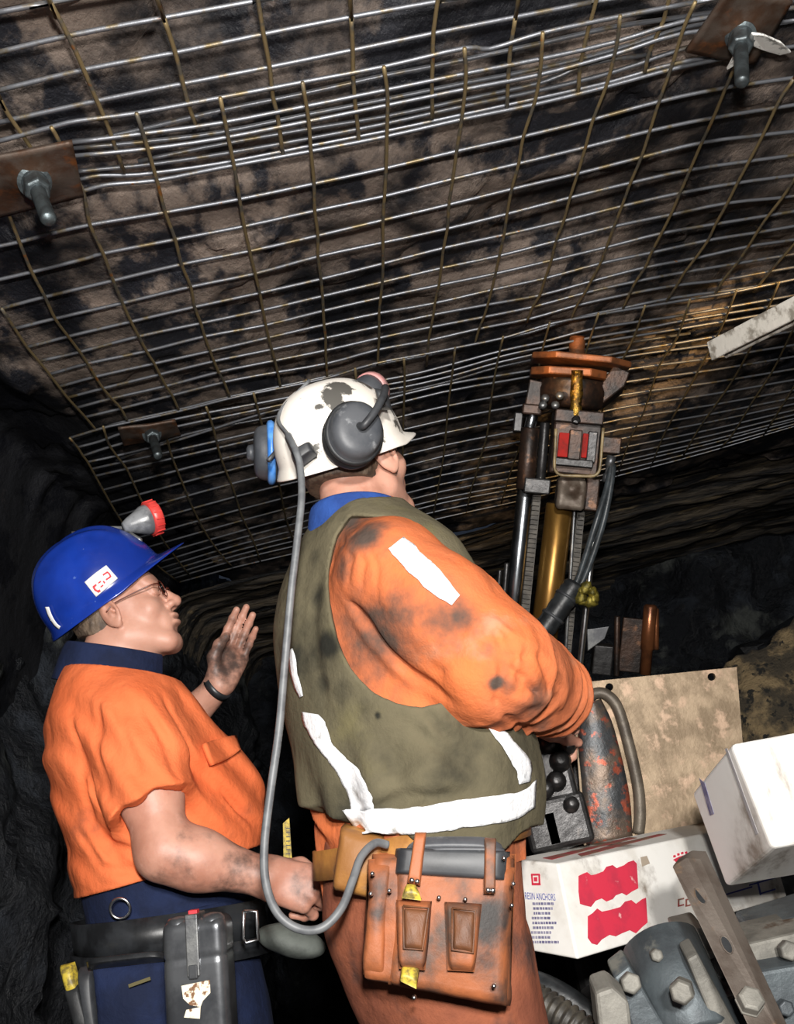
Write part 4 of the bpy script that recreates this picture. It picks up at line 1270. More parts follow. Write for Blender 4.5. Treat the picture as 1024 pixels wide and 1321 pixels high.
# cord clip on the back of the helmet
g = quadpt([(373, 581), (400, 567), (407, 582), (381, 601)], 1.462, 1.462)
pillow('cord_clip', g, m_dkplast, hat2, o0=-.02, o1=.006, bulge=.002, edge=.2)
# the cable from cap lamp to battery
Pc = [HW(.0, -.03, .142), HW(-.03, -.10, .100), at(372, 562, 1.475), at(382, 583, 1.445), at(387, 602, 1.44), at(389, 640, 1.42), at(383, 700, 1.41), at(375, 770, 1.405), at(367, 860, 1.40), at(360, 940, 1.39), at(349, 1020, 1.38), at(341, 1090, 1.37), at(343, 1140, 1.36), at(358, 1178, 1.35), at(385, 1198, 1.35), at(415, 1197, 1.35), at(440, 1172, 1.36), at(455, 1135, 1.38), at(466, 1105, 1.40), at(484, 1088, 1.42), at(500, 1090, 1.43)]
t = thing('lamp_cable', 'grey cap lamp cable hanging from white helmet to battery bag', 'cable', tuple(Pc[5]))
MB().tube(smooth_path(Pc, 8), [.0032] * 16 + [.0058] * (len(smooth_path(Pc, 8)) - 16), 10).build('cable', m_cable, t, smooth=True)

# ---- orange leather battery bag on his hip
bag = thing('tool_bag', 'orange leather battery bag with two straps on the vest miner\'s hip', 'bag', tuple(at(565, 1200, 1.40)))
gb = quadpt([(474, 1098), (668, 1100), (657, 1302), (464, 1266)], 1.405, 1.39)
bspots = [(at(x, y, 1.37), r * 1.5, s_ * 1.15) for x, y, r, s_ in ((488, 1140, .022, .9), (490, 1180, .022, .7), (640, 1190, .03, .8), (628, 1235, .03, .55), (655, 1160, .02, .6), (560, 1290, .03, .4), (470, 1240, .02, .5), (600, 1150, .02, .4), (505, 1215, .02, .4), (650, 1290, .03, .45))]
pillow('bag_body', gb, m_leather, bag, spots=bspots, v0=.0, v1=1.0, o0=-.05, o1=.0, bulge=.014, edge=.06, wob=.006, n=24)
pillow('front_panel', gb, m_leather, bag, spots=bspots, u0=.19, u1=.98, v0=.10, v1=.985, o0=-.002, o1=.012, bulge=.012, edge=.03, wob=.004, n=22, seed=4)
pillow('gusset', gb, m_leather, bag, spots=bspots, u0=.015, u1=.17, v0=.06, v1=.95, o0=-.01, o1=.006, bulge=.006, edge=.2, wob=.006, seed=9)
gp = quadpt([(508, 1092), (660, 1096), (658, 1138), (503, 1128)], 1.392, 1.388)
bat = pillow('battery_pack', gp, m_dkplast, bag, o0=-.045, o1=.012, bulge=.004, edge=.08)
pillow('battery_lid', quadpt([(522, 1083), (655, 1083), (655, 1103), (508, 1103)], 1.41, 1.39), m_greyplast, bag, o0=-.03, o1=.010, bulge=.004, edge=.25)
pillow('battery_ridge', quadpt([(545, 1093), (650, 1093), (652, 1101), (543, 1100)], 1.386, 1.384), m_greyplast, bag, o0=-.004, o1=.006, bulge=.002, edge=.3)
for tl, tr, br, bl in (((535, 1073), (550, 1073), (542, 1142), (525, 1138)), ((625, 1080), (640, 1081), (639, 1153), (624, 1152))):
    s_ = pillow('strap', quadpt([tl, tr, br, bl], 1.378, 1.364), m_leather, bag, o0=-.003, o1=.005, bulge=.001, edge=.15)
    for k in (.35, .75):
        MB().lathe(quadpt([tl, tr, br, bl], 1.378, 1.364)(k, .95, .004), (0, -1, .1), [(0, .0035), (.0015, .0033), (.003, .0018)], 12).build('rivet', m_chrome, s_, smooth=True)
for q, win in (([(510, 1160), (556, 1162), (548, 1252), (514, 1250)], [(520, 1169), (553, 1172), (545, 1226), (521, 1224)]), ([(573, 1163), (622, 1166), (612, 1254), (577, 1252)], [(583, 1172), (613, 1175), (610, 1230), (583, 1226)])):
    pk = pillow('pocket', quadpt(q, 1.357, 1.345), m_leather, bag, o0=-.012, o1=.010, bulge=.004, edge=.1, wob=.002, round_=.25)
    gw = quadpt(win, 1.345, 1.334)
    pw = pillow('pocket_window', gw, m_leather3, pk, o0=-.004, o1=.004, bulge=.004, edge=.12, wob=.002)
    fr = [gw(0, 0, .004), gw(1, 0, .004), gw(1, 1, .004), gw(0, 1, .004), gw(0, 0, .004)]
    MB().tube(fr, .0016, 6).build('window_edge', m_leather3, pk, smooth=True)
for tri in ([(522, 1141), (535, 1142), (543, 1158), (518, 1155)], [(518, 1248), (540, 1250), (537, 1272), (517, 1262)]):
    pillow('yellow_tag', quadpt(tri, 1.352, 1.338), m_yellow, bag, o0=-.003, o1=.003, bulge=.003, edge=.2, wob=.003)
for x, y in ((480, 1127), (478, 1153), (502, 1149), (566, 1158), (600, 1160), (660, 1168), (534, 1287), (637, 1272), (662, 1140), (650, 1107)):
    MB().lathe(at(x, y, 1.362 if y < 1200 else 1.35), (0, -1, .1), [(-.012, .0028), (0, .0028), (.001, .0025), (.002, .0013)], 12).build('rivet', m_chrome, bag, smooth=True)
# ================================================================ MINER WITH THE BLUE HELMET
f1 = unit((.93, .37, 0)); R1 = frame(f1); o1 = np.array([-.585, 1.93, 0.0])
L1 = lambda x, y, z: o1 + R1 @ np.array([x, y, z])
miner1 = thing('person', 'miner in blue helmet and orange short-sleeved shirt, looking up with one hand raised', 'person', (o1[0], o1[1], 0.0))
torso1 = [(.90, 0, .0, .175, .150), (.97, 0, .005, .178, .158), (1.05, 0, .010, .185, .170), (1.13, 0, .006, .190, .172), (1.21, 0, -.010, .196, .165), (1.29, 0, -.030, .198, .150),
          (1.36, 0, -.042, .185, .125), (1.41, 0, -.048, .150, .100), (1.45, 0, -.045, .10, .078), (1.48, 0, -.035, .066, .064)]
S1, E1, W1 = at(172, 930, 1.76), at(212, 1098, 1.70), at(345, 1132, 1.74)
SF1, EF1, WF1 = L1(-.17, -.01, 1.36), at(222, 948, 2.20), at(283, 884, 2.14)
hc1 = at(160, 798, 1.93); K1 = .94
RH1 = frame(unit((.96, .03, .26)), (0, 0, 1))
b1 = SDF()
b1.loft(o1, R1, torso1[:-3], .03, grow=-.035)
b1.cone(L1(0, -.05, 1.42), hc1 + RH1 @ np.array([0, -.022, -.03]), .066, .060, .03)
b1.cone(L1(0, -.01, 1.42), hc1 + RH1 @ np.array([0, .01, -.06]), .05, .048, .03)
add_head(b1, hc1, RH1, K1)
b1.chain([S1, S1 * .45 + E1 * .55, E1], [.055, .052, .044], .03)
b1.chain([E1, E1 * .68 + W1 * .32, W1], [.044, .046, .030], .03)
b1.ell(W1, (.03, .03, .026), .02)
add_hand(b1, W1 - unit(W1 - E1) * .006, np.array([.9, .0, -.42]), (-.05, -.93, .35), -1, ((48, 70, 45), (52, 75, 45), (56, 78, 45), (60, 78, 45)),
         thumb=[(.018, .018, -.008), (.036, .052, -.022), (.034, .082, -.036), (.026, .104, -.044)])
b1.chain([SF1, EF1, WF1], [.05, .044, .029], .03)
add_hand(b1, WF1, at(299, 842, 2.17) - WF1, at(270, 840, 2.9) - at(290, 850, 2.14), 1, ((22, 14, 8), (20, 12, 8), (22, 14, 8), (28, 16, 10)), spread=-.12, sc=1.0,
         thumb=[(.018, .02, -.010), (.036, .045, -.028), (.036, .070, -.044), (.028, .092, -.050)])
for e in (-1, 1):
    b1.chain([L1(e * .09, 0, .90), L1(e * .10, .02, .48), L1(e * .11, -.02, .10)], [.085, .055, .04], .03)
    b1.cone(L1(e * .11, -.02, .07), L1(e * .11, .13, .04), .04, .035, .03)
V, Q = mesh_sdf(b1, (-1.0, 1.45, -.02), (-.2, 2.5, 1.72), .0034)
d = dirt_at(V, [(E1 + np.array([.02, -.03, -.03]), .05, .45), ((E1 + W1) / 2, .06, .35), (W1, .05, .5), (W1 + np.array([.06, 0, -.03]), .05, .55), (at(290, 850, 2.14), .09, .85), (E1 * .7 + W1 * .3, .07, .5), (E1 * .3 + W1 * .7, .08, .65)])  # near forearm darkened from elbow to wrist; hands grimy
obj('body', V, Q, m_skin, miner1, True, attr={'dirt': d})
eyes(hc1, RH1, miner1, K1)
hr = hair_sdf(hc1, RH1, K1)
V, Q = mesh_sdf(hr, hc1 - .16, hc1 + .16, .003)
obj('hair', V, Q, m_hair, miner1)
# ---- two-tone shirt: orange above, navy at the tail and collar
sh1 = SDF()
sh1.loft(o1, R1, torso1, .02, grow=.004)
sh1.ell(L1(.0, .06, 1.12), (.15, .105, .14), .06)
SM = S1 * .45 + E1 * .55; aS = unit(E1 - S1)
aSF = unit(EF1 - SF1)
sh1.chain([SF1, SF1 * .5 + EF1 * .5], [.08, .075], .05)
slv = SDF()
slv.chain([S1, S1 * .5 + SM * .5, SM + aS * .10], [.078, .079, .079], .02)
slv.cone(SM + aS * .03, SM + aS * .22, .060, .074, .004, 's')
slv.half(SM + aS * .030, aS + np.array([.15, 0, -.1]))
sh1._a('u', slv, (S1 + SM) / 2, .22, .035)
def fold1(P):
    nz = vnoise(P, 6, 24)
    q = (P - o1) @ R1
    a = -.006 * fbm(P * (1, 1, .6), 8, 3, 22) - .0026 * np.abs(vnoise(P, 19, 12))
    # long slanting drag folds from the shoulder blade down the side
    ph = (q[:, 1] * .8 + q[:, 2] * .62) * 2 * math.pi / .062 + 3.2 * nz
    k = ssm(q[:, 2], 1.0, 1.1) * ssm(-q[:, 2], -1.40, -1.30)
    a -= .0065 * k * np.sin(ph) * (.6 + .4 * vnoise(P, 4, 3))
    return a
sh1.disp(fold1)
shq = SDF(); shq.ops = list(sh1.ops)
for pts, w, dd in (([(105, 985), (118, 1060), (160, 1120)], .010, -.008), ([(92, 920), (110, 1000), (150, 1075)], .010, -.007), ([(130, 900), (122, 960), (140, 1040)], .010, -.007), ([(250, 985), (285, 1020), (318, 1060)], .009, -.008), 
                   ([(270, 1000), (300, 1045), (325, 1075)], .008, .005), ([(180, 900), (215, 960), (232, 1010)], .010, -.006), ([(205, 890), (240, 950), (252, 1000)], .010, -.006), ([(150, 905), (165, 960), (185, 1020)], .010, -.004), ([(110, 1080), (180, 1100), (220, 1085)], .010, -.006), ([(95, 1060), (130, 1120), (190, 1125)], .010, -.005)):
    sh1.crease([cast(shq, [x], [y], 1.4)[0] for x, y in pts], w * .9, dd * 1.4)
cutp, cutn = L1(0, -.16, 1.012), unit(np.array([.0, 0, -1]) + .06 * f1)
top1 = SDF(); top1._a('u', sh1, None, 0, 0); top1.half(cutp, cutn); top1.half(L1(0, -.05, 1.410), unit((.33, .05, 1)))
g1 = lambda px, py, r, s: (cast(sh1, [px], [py], 1.4)[0], r, s)
cloth('shirt', top1, (-1.0, 1.5, .90), (-.25, 2.4, 1.52), .0042, m_orange, miner1, [g1(140, 880, .05, .3), g1(100, 1060, .05, .35), g1(280, 960, .03, .3), g1(190, 1030, .04, .3), g1(90, 930, .04, .25)], lambda V: .05 + .25 * fbm(V, 6, 3, 7))
tail = SDF(); tail.loft(o1, R1, torso1, .02, grow=-.006); tail.disp(lambda P: -.004 * fbm(P, 10, 3, 2)); tail.half(L1(0, 0, 1.10), (0, 0, 1)); tail.half(L1(0, 0, .92), (0, 0, -1))
cloth('shirt_tail', tail, (-.9, 1.6, .88), (-.25, 2.3, 1.14), .006, m_navy, miner1)
patch('pocket_flap', sh1, [[(262, 960), (282, 953), (303, 950)], [(272, 988), (292, 980), (309, 968)]], m_orange, miner1, 1.4, off=.008, nu=14, nv=8, thick=.008)
collar('collar', L1(-.002, -.046, 1.412), frame_up(f1, unit((.36, -.05, 1))), .080, .086, -.004, .054, .40, m_navy, miner1, droop=.020, flare=.010)
# ---- trousers
t1 = SDF()
t1.loft(o1, R1, [(.60, 0, .01, .175, .125), (.70, 0, .01, .190, .145), (.80, 0, .0, .192, .155), (.88, 0, .0, .180, .150), (.96, 0, .0, .174, .150)], .03)
for e in (-1, 1): t1.chain([L1(e * .095, .01, .78), L1(e * .105, .02, .46), L1(e * .11, -.02, .08)], [.108, .085, .07], .04)
t1.disp(lambda P: -.005 * fbm(P * (1, 1, .7), 9, 3, 43) - .0025 * np.abs(vnoise(P, 17, 16)))
t1.half(L1(0, 0, .06), (0, 0, -1)); t1.half(L1(0, 0, .955), (0, 0, 1))
cloth('trousers', t1, (-1.0, 1.5, .04), (-.2, 2.4, 1.0), .006, m_navy, miner1)
for e in (-1, 1):
    bt = SDF(); boot(bt, L1(e * .11, -.03, 0), f1)
    V, Q = mesh_sdf(bt, L1(e * .11, .03, .12) - .22, L1(e * .11, .03, .12) + .22, .008)
    obj('boot', V, Q, m_blackrub, miner1)
# ---- belt
m_belt = mat('black_belt_webbing', '#1a1b1d', '#2c2e31', scale=16, rough=0.38, bump=0.2, bscale=120, bdist=0.001)
secs = [(.88, 0, .0, .180, .150), (.92, 0, 0, .178, .152), (.97, 0, .005, .178, .158)]
def tilted_ring(name, grow, z0, z1, m, th, tilt):
    return ring(name, o1, R1, secs, grow, z0, z1, m, miner1, tilt=tilt, th=th)
belt1 = tilted_ring('belt', .014, .895, .955, m_belt, .006, (0, -.016))
g = quadpt([(196, 1160), (262, 1156), (270, 1206), (200, 1210)], 1.68, 1.675)
tilted_ring('lower_belt', .022, .868, .898, m_belt, .006, (0, -.022))
for cx_, cy_, rr in ((121, 1172, .013), (155, 1172, .017)):
    c_ = cast(t1, [cx_], [cy_], 1.4, off=.030)[0]
    MB().tube([c_ + rr * (math.cos(w_) * cR + math.sin(w_) * cU) for w_ in np.linspace(0, 2 * math.pi, 25)], .0024, 8, cap=False).build('belt_ring', m_chrome, miner1, smooth=True)
c_ = at(324, 1196, 1.69)
bk = [c_ + cR * x + cU * y for x, y in ((-.012, .026), (.008, .026), (.012, -.02), (-.008, -.026), (-.014, -.018), (-.012, .026))]
MB().tube(bk, .003, 8).build('buckle', m_chrome, miner1, smooth=True)
# ---- blue helmet with cap lamp and stickers
RK1 = frame_up((.90, .02, .44), (-.42, -.36, .9))
hk1 = at(139, 770, 1.95)
hat1, H1 = helmet(hk1, RK1, 'glossy blue hard hat with a white sticker, on the left miner', m_bluehat, a=.108, b=.132, h=.146, peak=.052, ridge=.006, flare=.009,
                  stain=[(at(190, 745, 1.84), .01, .7), (at(205, 800, 1.84), .01, .3), (at(118, 790, 1.84), .012, .6), (at(150, 770, 1.84), .008, .6), (at(110, 800, 1.84), .02, .3)])
# sticker laid on the shell
hat_surface = hat_sdf(hk1, RK1, .108, .132, .146)
g = lambda e: [[tuple(p) for p in e[0]], [tuple(p) for p in e[1]]]
stk = patch('sticker', hat_surface, [[(109, 751), (122, 740), (137, 729)], [(124, 770), (137, 759), (152, 746)]], m_white, hat1, 1.5, off=.003, nu=14, nv=8, thick=.0008, label='white sticker with red bracket mark')
def marks(strips):
    for nm, e in strips:
        patch(nm, hat_surface, e, m_red, stk, 1.5, off=.0042, nu=8, nv=3, thick=.0006)
marks([('red_mark', [[(119, 757), (121, 755), (124, 753)], [(121, 759), (123, 757), (125, 755)]]), ('red_mark', [[(119, 757), (122, 762), (126, 764)], [(121, 756), (124, 760), (127, 762)]]), ('red_mark', [[(126, 765), (128, 764), (130, 763)], [(125, 762), (127, 761), (129, 760)]]),
       ('red_mark', [[(132, 741), (135, 739), (138, 737)], [(133, 743), (136, 741), (139, 739)]]), ('red_mark', [[(137, 738), (140, 741), (142, 745)], [(139, 737), (142, 740), (144, 744)]]), ('red_mark', [[(137, 749), (140, 747), (143, 745)], [(136, 747), (139, 745), (142, 743)]]),
       ('red_mark', [[(126, 752), (128, 750), (130, 749)], [(127, 753), (129, 752), (131, 750)]]), ('red_mark', [[(129, 757), (131, 755), (133, 754)], [(130, 758), (132, 757), (134, 755)]]), ('red_mark', [[(132, 750), (133, 751), (134, 753)], [(133, 749), (135, 750), (136, 752)]])])
patch('back_sticker', hat_surface, [[(58, 783), (62, 795), (70, 807), (76, 812)], [(63, 783), (67, 794), (73, 804), (78, 808)]], m_white, hat1, 1.5, off=.003, nu=12, nv=4, thick=.0008)
# cap lamp: grey housing, clear body, red bezel
lb = at(166, 678, 1.935); lf = at(199, 663, 1.95); la = unit(lf - lb + np.array([0, .02, 0]))
lamp1 = MB().lathe(lb, la, [(-.012, .010), (.0, .017), (.018, .024), (.034, .032), (.052, .034)], 24).build('cap_lamp', mat('grey_lamp_body', '#8b8d90', '#5e6063', scale=20, rough=0.3, bump=0.05), hat1, smooth=True)
MB().lathe(lb + la * .044, la, [(0, .0345), (.002, .0375), (.020, .038), (.023, .035), (.023, .030)], 32).build('lamp_bezel', m_redring, lamp1, smooth=True)
MB().lathe(lb + la * .063, la, [(0, .031), (.003, .030)], 24).build('lamp_lens', m_glass, lamp1)
for k in range(16):
    w_ = 2 * math.pi * k / 16
    q = unit(np.cross(la, (0, 0, 1))); q2 = np.cross(la, q)
    c_ = lb + la * .056 + (q * math.cos(w_) + q2 * math.sin(w_)) * .038
    MB().box(c_, la * .008, q * .002 * abs(math.sin(w_)) + q2 * .002 * abs(math.cos(w_)) + .0008, (q * math.cos(w_) + q2 * math.sin(w_)) * .0012).build('bezel_grip', m_redring, lamp1)
P = [H1(0, .02, .150), at(160, 686, 1.94), at(170, 690, 1.93), at(182, 698, 1.93), H1(.0, .10, .075)]
MB().tube(smooth_path(P, 5), .0045, 8).build('lamp_bracket', m_steel, hat1, smooth=True)
MB().box(at(153, 681, 1.95), cR * .016, cU * .004, cF * .012).build('cable_clip', m_steel, hat1, bevel=.002)
# ---- glasses
gl = thing('spectacles', 'thin rimmed spectacles worn by the miner in the blue helmet', 'glasses', tuple(hc1 + RH1 @ np.array([0, .11, .015])))
HW1 = lambda x, y, z: hc1 + RH1 @ np.array([x, y, z]) * K1
m_gframe = mat('brown_spectacle_frame', '#5a2a20', rough=0.3, bump=0)
m_lens = bpy.data.materials.new('spectacle_lens'); m_lens.use_nodes = True
bs = m_lens.node_tree.nodes['Principled BSDF']; bs.inputs['Transmission Weight'].default_value = 1.0; bs.inputs['Roughness'].default_value = 0.02; bs.inputs['IOR'].default_value = 1.05; bs.inputs['Base Color'].default_value = (.95, .97, .97, 1)
for e in (-1, 1):
    rim = [HW1(e * .033 + .024 * math.cos(w_), .1075 - abs(.024 * math.cos(w_) + e * .012) * .05, .012 + .018 * math.sin(w_)) for w_ in np.linspace(0, 2 * math.pi, 25)]
    MB().tube(rim, .0011, 6, cap=False).build('rim', m_gframe, gl, smooth=True)
    MB().add([p for p in rim[:-1]] , [tuple(range(24))]).build('lens', m_lens, gl)
    MB().tube(smooth_path([HW1(e * .057, .106, .018), HW1(e * .070, .095, .019), HW1(e * .079, .04, .017), HW1(e * .082, .008, .014), HW1(e * .084, -.012, .004)], 4), .0014, 6).build('temple', m_gframe, gl, smooth=True)
MB().tube([HW1(-.010, .109, .014), HW1(0, .1135, .018), HW1(.010, .109, .014)], .0011, 6).build('bridge', m_gframe, gl, smooth=True)
# ---- wrist watch on the raised arm
aw = unit(WF1 - EF1); cw_ = WF1 - aw * .006
ex = unit(np.cross(aw, (0, 1, 0))); ey = np.cross(aw, ex)
wt = thing('wristwatch', 'dark wristwatch on the raised wrist of the left miner', 'watch', tuple(cw_))
st = []
for w_ in np.linspace(0, 2 * math.pi, 33):
    st.append(cw_ + ex * .0345 * math.cos(w_) + ey * .032 * math.sin(w_))
v, f = [], []
for i, p in enumerate(st[:-1]):
    for k in (-.008, .008): v.append(p + aw * k)
f = [(2 * i, (2 * i + 2) % 64, (2 * i + 3) % 64, 2 * i + 1) for i in range(32)]
o = obj('strap', v, f, m_belt, wt); so = o.modifiers.new('t', 'SOLIDIFY'); so.thickness = .004
MB().lathe(cw_ - ey * .032, -ey, [(0, .017), (.006, .018), (.009, .015)], 20).build('watch_case', m_steel, wt, smooth=True)
# ---- self-rescuer canister, pouch and knife on the belt
m_can = mat('gunmetal_canister', '#77797c', '#55575b', scale=9, rough=0.28, metal=0.7, bump=0.05, bscale=60, bdist=0.001)
can = thing('rescuer_canister', 'gunmetal self-rescuer canister with a latch on the left miner\'s belt', 'canister', tuple(at(252, 1270, 1.60)))
gc = lambda a_, b_: at(a_, b_, 1.585)
up_ = unit(at(249, 1210, 1.60) - at(254, 1320, 1.60)); up_ = unit(np.array([up_[0], 0, up_[2]]))
rt_ = np.array([up_[2], 0, -up_[0]]); bk_ = np.array([0, 1.0, 0])
cc_ = at(252, 1290, 1.60)
s = SDF(); s.rbox(cc_ + bk_ * .035, (.050, .036, .115), .016, np.stack([rt_, bk_, up_], 1), 0)
s.disp(lambda P: .0025 * np.exp(-(((P - cc_) @ up_ - .058) / .003) ** 2))
V, Q = mesh_sdf(s, cc_ - .16, cc_ + .17, .0045)
obj('canister_body', V, Q, m_can, can)
for sx in (-1, 1):
    MB().lathe(cc_ + rt_ * .027 * sx + up_ * .094 + bk_ * .022, up_, [(0, .021), (.018, .020), (.024, .014), (.026, .004)], 20).build('lid_boss', m_can, can, smooth=True)
MB().box(cc_ + up_ * .075 - bk_ * .002, rt_ * .010, bk_ * .004, up_ * .042).build('latch', m_steel, can, bevel=.002)
MB().box(cc_ + up_ * .118 + bk_ * .020, rt_ * .010, bk_ * .026, up_ * .004).build('latch', m_steel, can, bevel=.002)
MB().box(cc_ + up_ * .124 + bk_ * .014, rt_ * .007, bk_ * .008, up_ * .003).build('red_seal', m_red, can, bevel=.001)
MB().box(cc_ + up_ * .040 - bk_ * .003, rt_ * .007, bk_ * .005, up_ * .010).build('latch_hook', m_dkplast, can, bevel=.002)
m_label = mat('peeling_label', '#efe4cc', '#7a5436', scale=60, thr=(0.52, 0.58), rough=0.6, bump=0.2)
gl_ = lambda x, y: cc_ + rt_ * x + up_ * y - bk_ * .0012
MB().prism([gl_(-.020, .022), gl_(.024, .026), (gl_(.024, .008)), gl_(.012, -.002), gl_(.008, -.010), gl_(-.008, -.006), gl_(-.018, .004)], (0, -.0012, 0)).build('label', m_label, can)
MB().prism([gl_(-.014, -.012), gl_(.008, -.010), gl_(.006, -.026), gl_(-.018, -.022)], (0, -.0012, 0)).build('label', m_label, can)
pch = thing('belt_pouch', 'navy cloth pouch with a flap behind the canister on the left miner\'s belt', 'pouch', tuple(at(165, 1290, 1.70)))
gpz = quadpt([(112, 1244), (216, 1232), (218, 1345), (124, 1350)], 1.68, 1.675)
pillow('pouch_body', gpz, m_navy, pch, o0=-.05, o1=.0, bulge=.015, edge=.08, wob=.004)
pillow('pouch_flap', quadpt([(110, 1240), (216, 1228), (217, 1238), (112, 1250)], 1.675, 1.67), m_belt, pch, o0=-.004, o1=.018, bulge=.001, edge=.2)
MB().box(at(180, 1267, 1.652), unit((1, 0, .12)) * .018, np.array([0, .001, 0]), np.array([-.0003, 0, .0025])).build('stitched_tab', mat('olive_tab', '#5a5334', rough=0.8), pch)
tl = thing('folding_knife', 'yellow-topped tool in a dark sheath at the left edge of the belt', 'tool', tuple(at(90, 1270, 1.70)))
gk = quadpt([(74, 1252), (96, 1246), (122, 1335), (100, 1345)], 1.70, 1.69)
pillow('sheath', gk, m_blackrub, tl, v0=.22, o0=-.02, o1=.006, bulge=.004, edge=.2)
pillow('handle', gk, m_yellow, tl, u0=.05, u1=.9, v0=-.06, v1=.40, o0=-.012, o1=.003, bulge=.004, edge=.3)
pillow('sheath_lip', quadpt([(96, 1250), (118, 1246), (128, 1345), (112, 1345)], 1.685, 1.68), m_dkplast, tl, o0=-.02, o1=.004, bulge=.004, edge=.2)
# things by his hand
rl = thing('steel_rule', 'yellow rule sticking up behind the left miner\'s hand', 'ruler', tuple(at(371, 1120, 1.88)))
MB().hexa([at(366, 1130, 1.88), at(378, 1130, 1.88), at(378, 1130, 1.884), at(366, 1130, 1.884), at(365, 1062, 1.88), at(373, 1055, 1.88), at(373, 1055, 1.884), at(365, 1062, 1.884)]).build('blade', m_yellow, rl)
for k in range(9):
    y_ = 1068 + k * 5.5
    MB().hexa([at(369, y_ + 1.2, 1.879), at(374.4, y_ + 1, 1.879), at(374.4, y_ + 1, 1.88), at(369, y_ + 1.2, 1.88), at(369, y_, 1.879), at(374.4, y_ - .2, 1.879), at(374.4, y_ - .2, 1.88), at(369, y_, 1.88)]).build('tick', m_dkplast, rl)
fl = thing('rubber_flap', 'grey rubber pad hanging under the left miner\'s hand', 'pad', tuple(at(375, 1215, 1.8)))
s = SDF(); c_ = at(375, 1214, 1.84)
s.ell(c_, (.062, .035, .024), 0, 'u', np.stack([cR, cF, cU], 1) @ np.array([[math.cos(.25), 0, math.sin(.25)], [0, 1, 0], [-math.sin(.25), 0, math.cos(.25)]]))
s.disp(lambda P: .003 * fbm(P, 20, 3, 4))
V, Q = mesh_sdf(s, c_ - .08, c_ + .08, .004)
obj('pad', V, Q, mat('grey_green_rubber', '#5c615c', '#444844', scale=14, rough=0.7, bump=0.3), fl)
# ================================================================ ROOF BOLTING DRILL
m_rusty = mat('rusty_oily_iron', '#3f2d23', '#231d1a', scale=16, thr=(0.4, 0.62), rough=0.42, metal=0.45, bump=0.5, bscale=60, bdist=0.003, c3='#6a4a34', scale3=26, thr3=(0.58, 0.7))
m_rustplate = mat('orange_rust_plate', '#8a5330', '#5f3c26', scale=20, rough=0.5, metal=0.4, bump=0.5, bscale=80, bdist=0.003)
m_dkmetal = mat('dark_oily_steel', '#2b2a2a', '#3d3c3c', scale=18, rough=0.35, metal=0.6, bump=0.4, bscale=60, bdist=0.003, c3='#5a5552', scale3=24, thr3=(0.6, 0.7))
m_brass = mat('bronze_feed_tube', '#a9803f', '#7f5d2c', scale=8, rough=0.33, metal=0.75, bump=0.15, bscale=50, bdist=0.002, stretch=(1, 1, .3))
m_gold = mat('glinting_drill_steel', '#b08a3e', '#5c4626', scale=60, thr=(0.45, 0.55), rough=0.25, metal=0.9, bump=0.9, bscale=90, bdist=0.004)
m_redpaint = mat('red_paint', '#a8201a', '#7c221c', scale=24, spec=.2, rough=0.7, bump=0.2)
m_darkrod = mat('dark_chrome', '#a4a8ad', '#7e8286', scale=12, rough=0.26, metal=1.0, bump=0)
m_rack = mat('dusty_rack_steel', '#5a554e', '#3c3935', scale=30, rough=.6, metal=.3, bump=.3)
m_copper = mat('copper_brown_post', '#8a5636', '#5c3a28', scale=14, rough=0.3, metal=0.7, bump=0.2)
m_hose = mat('black_hose', '#1b1d1f', '#2c2f31', scale=24, rough=0.42, bump=0.25, bscale=60)
m_hoseg = mat('grey_hose', '#3c4246', '#2a2e31', scale=24, rough=0.4, bump=0.15, bscale=60)
MM = 0.00212
YR = lambda py: 2.76 - (830 - py) / 390 * .26
def rg(px, py, dy=0.0): return at(px, py, YR(py) + dy)
rig = thing('roof_drill', 'roof bolting drill with a rusty head plate touching the roof and a bronze feed tube', 'drill', tuple(rg(700, 860)))
ra = unit(rg(742, 450) - rg(705, 820))                       # up the mast
rx = unit(np.cross((0, 1, 0), ra)); rx = rx if rx[0] > 0 else -rx
ry = np.cross(ra, rx)
def rod(name, a, b, wpx, m, dy=0.0, n=16, prof=None, **kw):
    A, B = rg(*a, dy), rg(*b, dy)
    L = np.linalg.norm(B - A); r = wpx * MM / 2
    return MB().lathe(A, B - A, [(0, r * .9), (.003, r), (L - .003, r), (L, r * .9)] if prof is None else [(L * h, wpx * MM / 2 * k) for h, k in prof], n).build(name, m, rig, smooth=True, **kw)
def block(name, c, w, h, d, m, dy=0.0, bevel=.003, par=None, tilt=0.0, **kw):
    C_ = rg(*c, dy)
    X = rx * math.cos(tilt) + ra * math.sin(tilt); Z = ra * math.cos(tilt) - rx * math.sin(tilt)
    return MB().box(C_, X * w * MM / 2, ry * d / 2, Z * h * MM / 2).build(name, m, par or rig, bevel=bevel, **kw)
ax = [(0, 1.0), (.02, 1), (.98, 1), (1, .96)]
rod('chrome_cylinder', (652, 880), (681, 600), 22, m_darkrod, -.01, 24, label='bright chrome lift cylinder')
rod('feed_tube', (692, 900), (722, 650), 36, m_brass, .0, 28)
rod('guide_rod', (743, 905), (766, 690), 8, m_chrome, -.03)
rod('side_bar', (645, 830), (654, 726), 8, m_dkmetal, .03, 8)
rod('side_bar', (636, 830), (645, 735), 7, m_dkmetal, .03, 8)
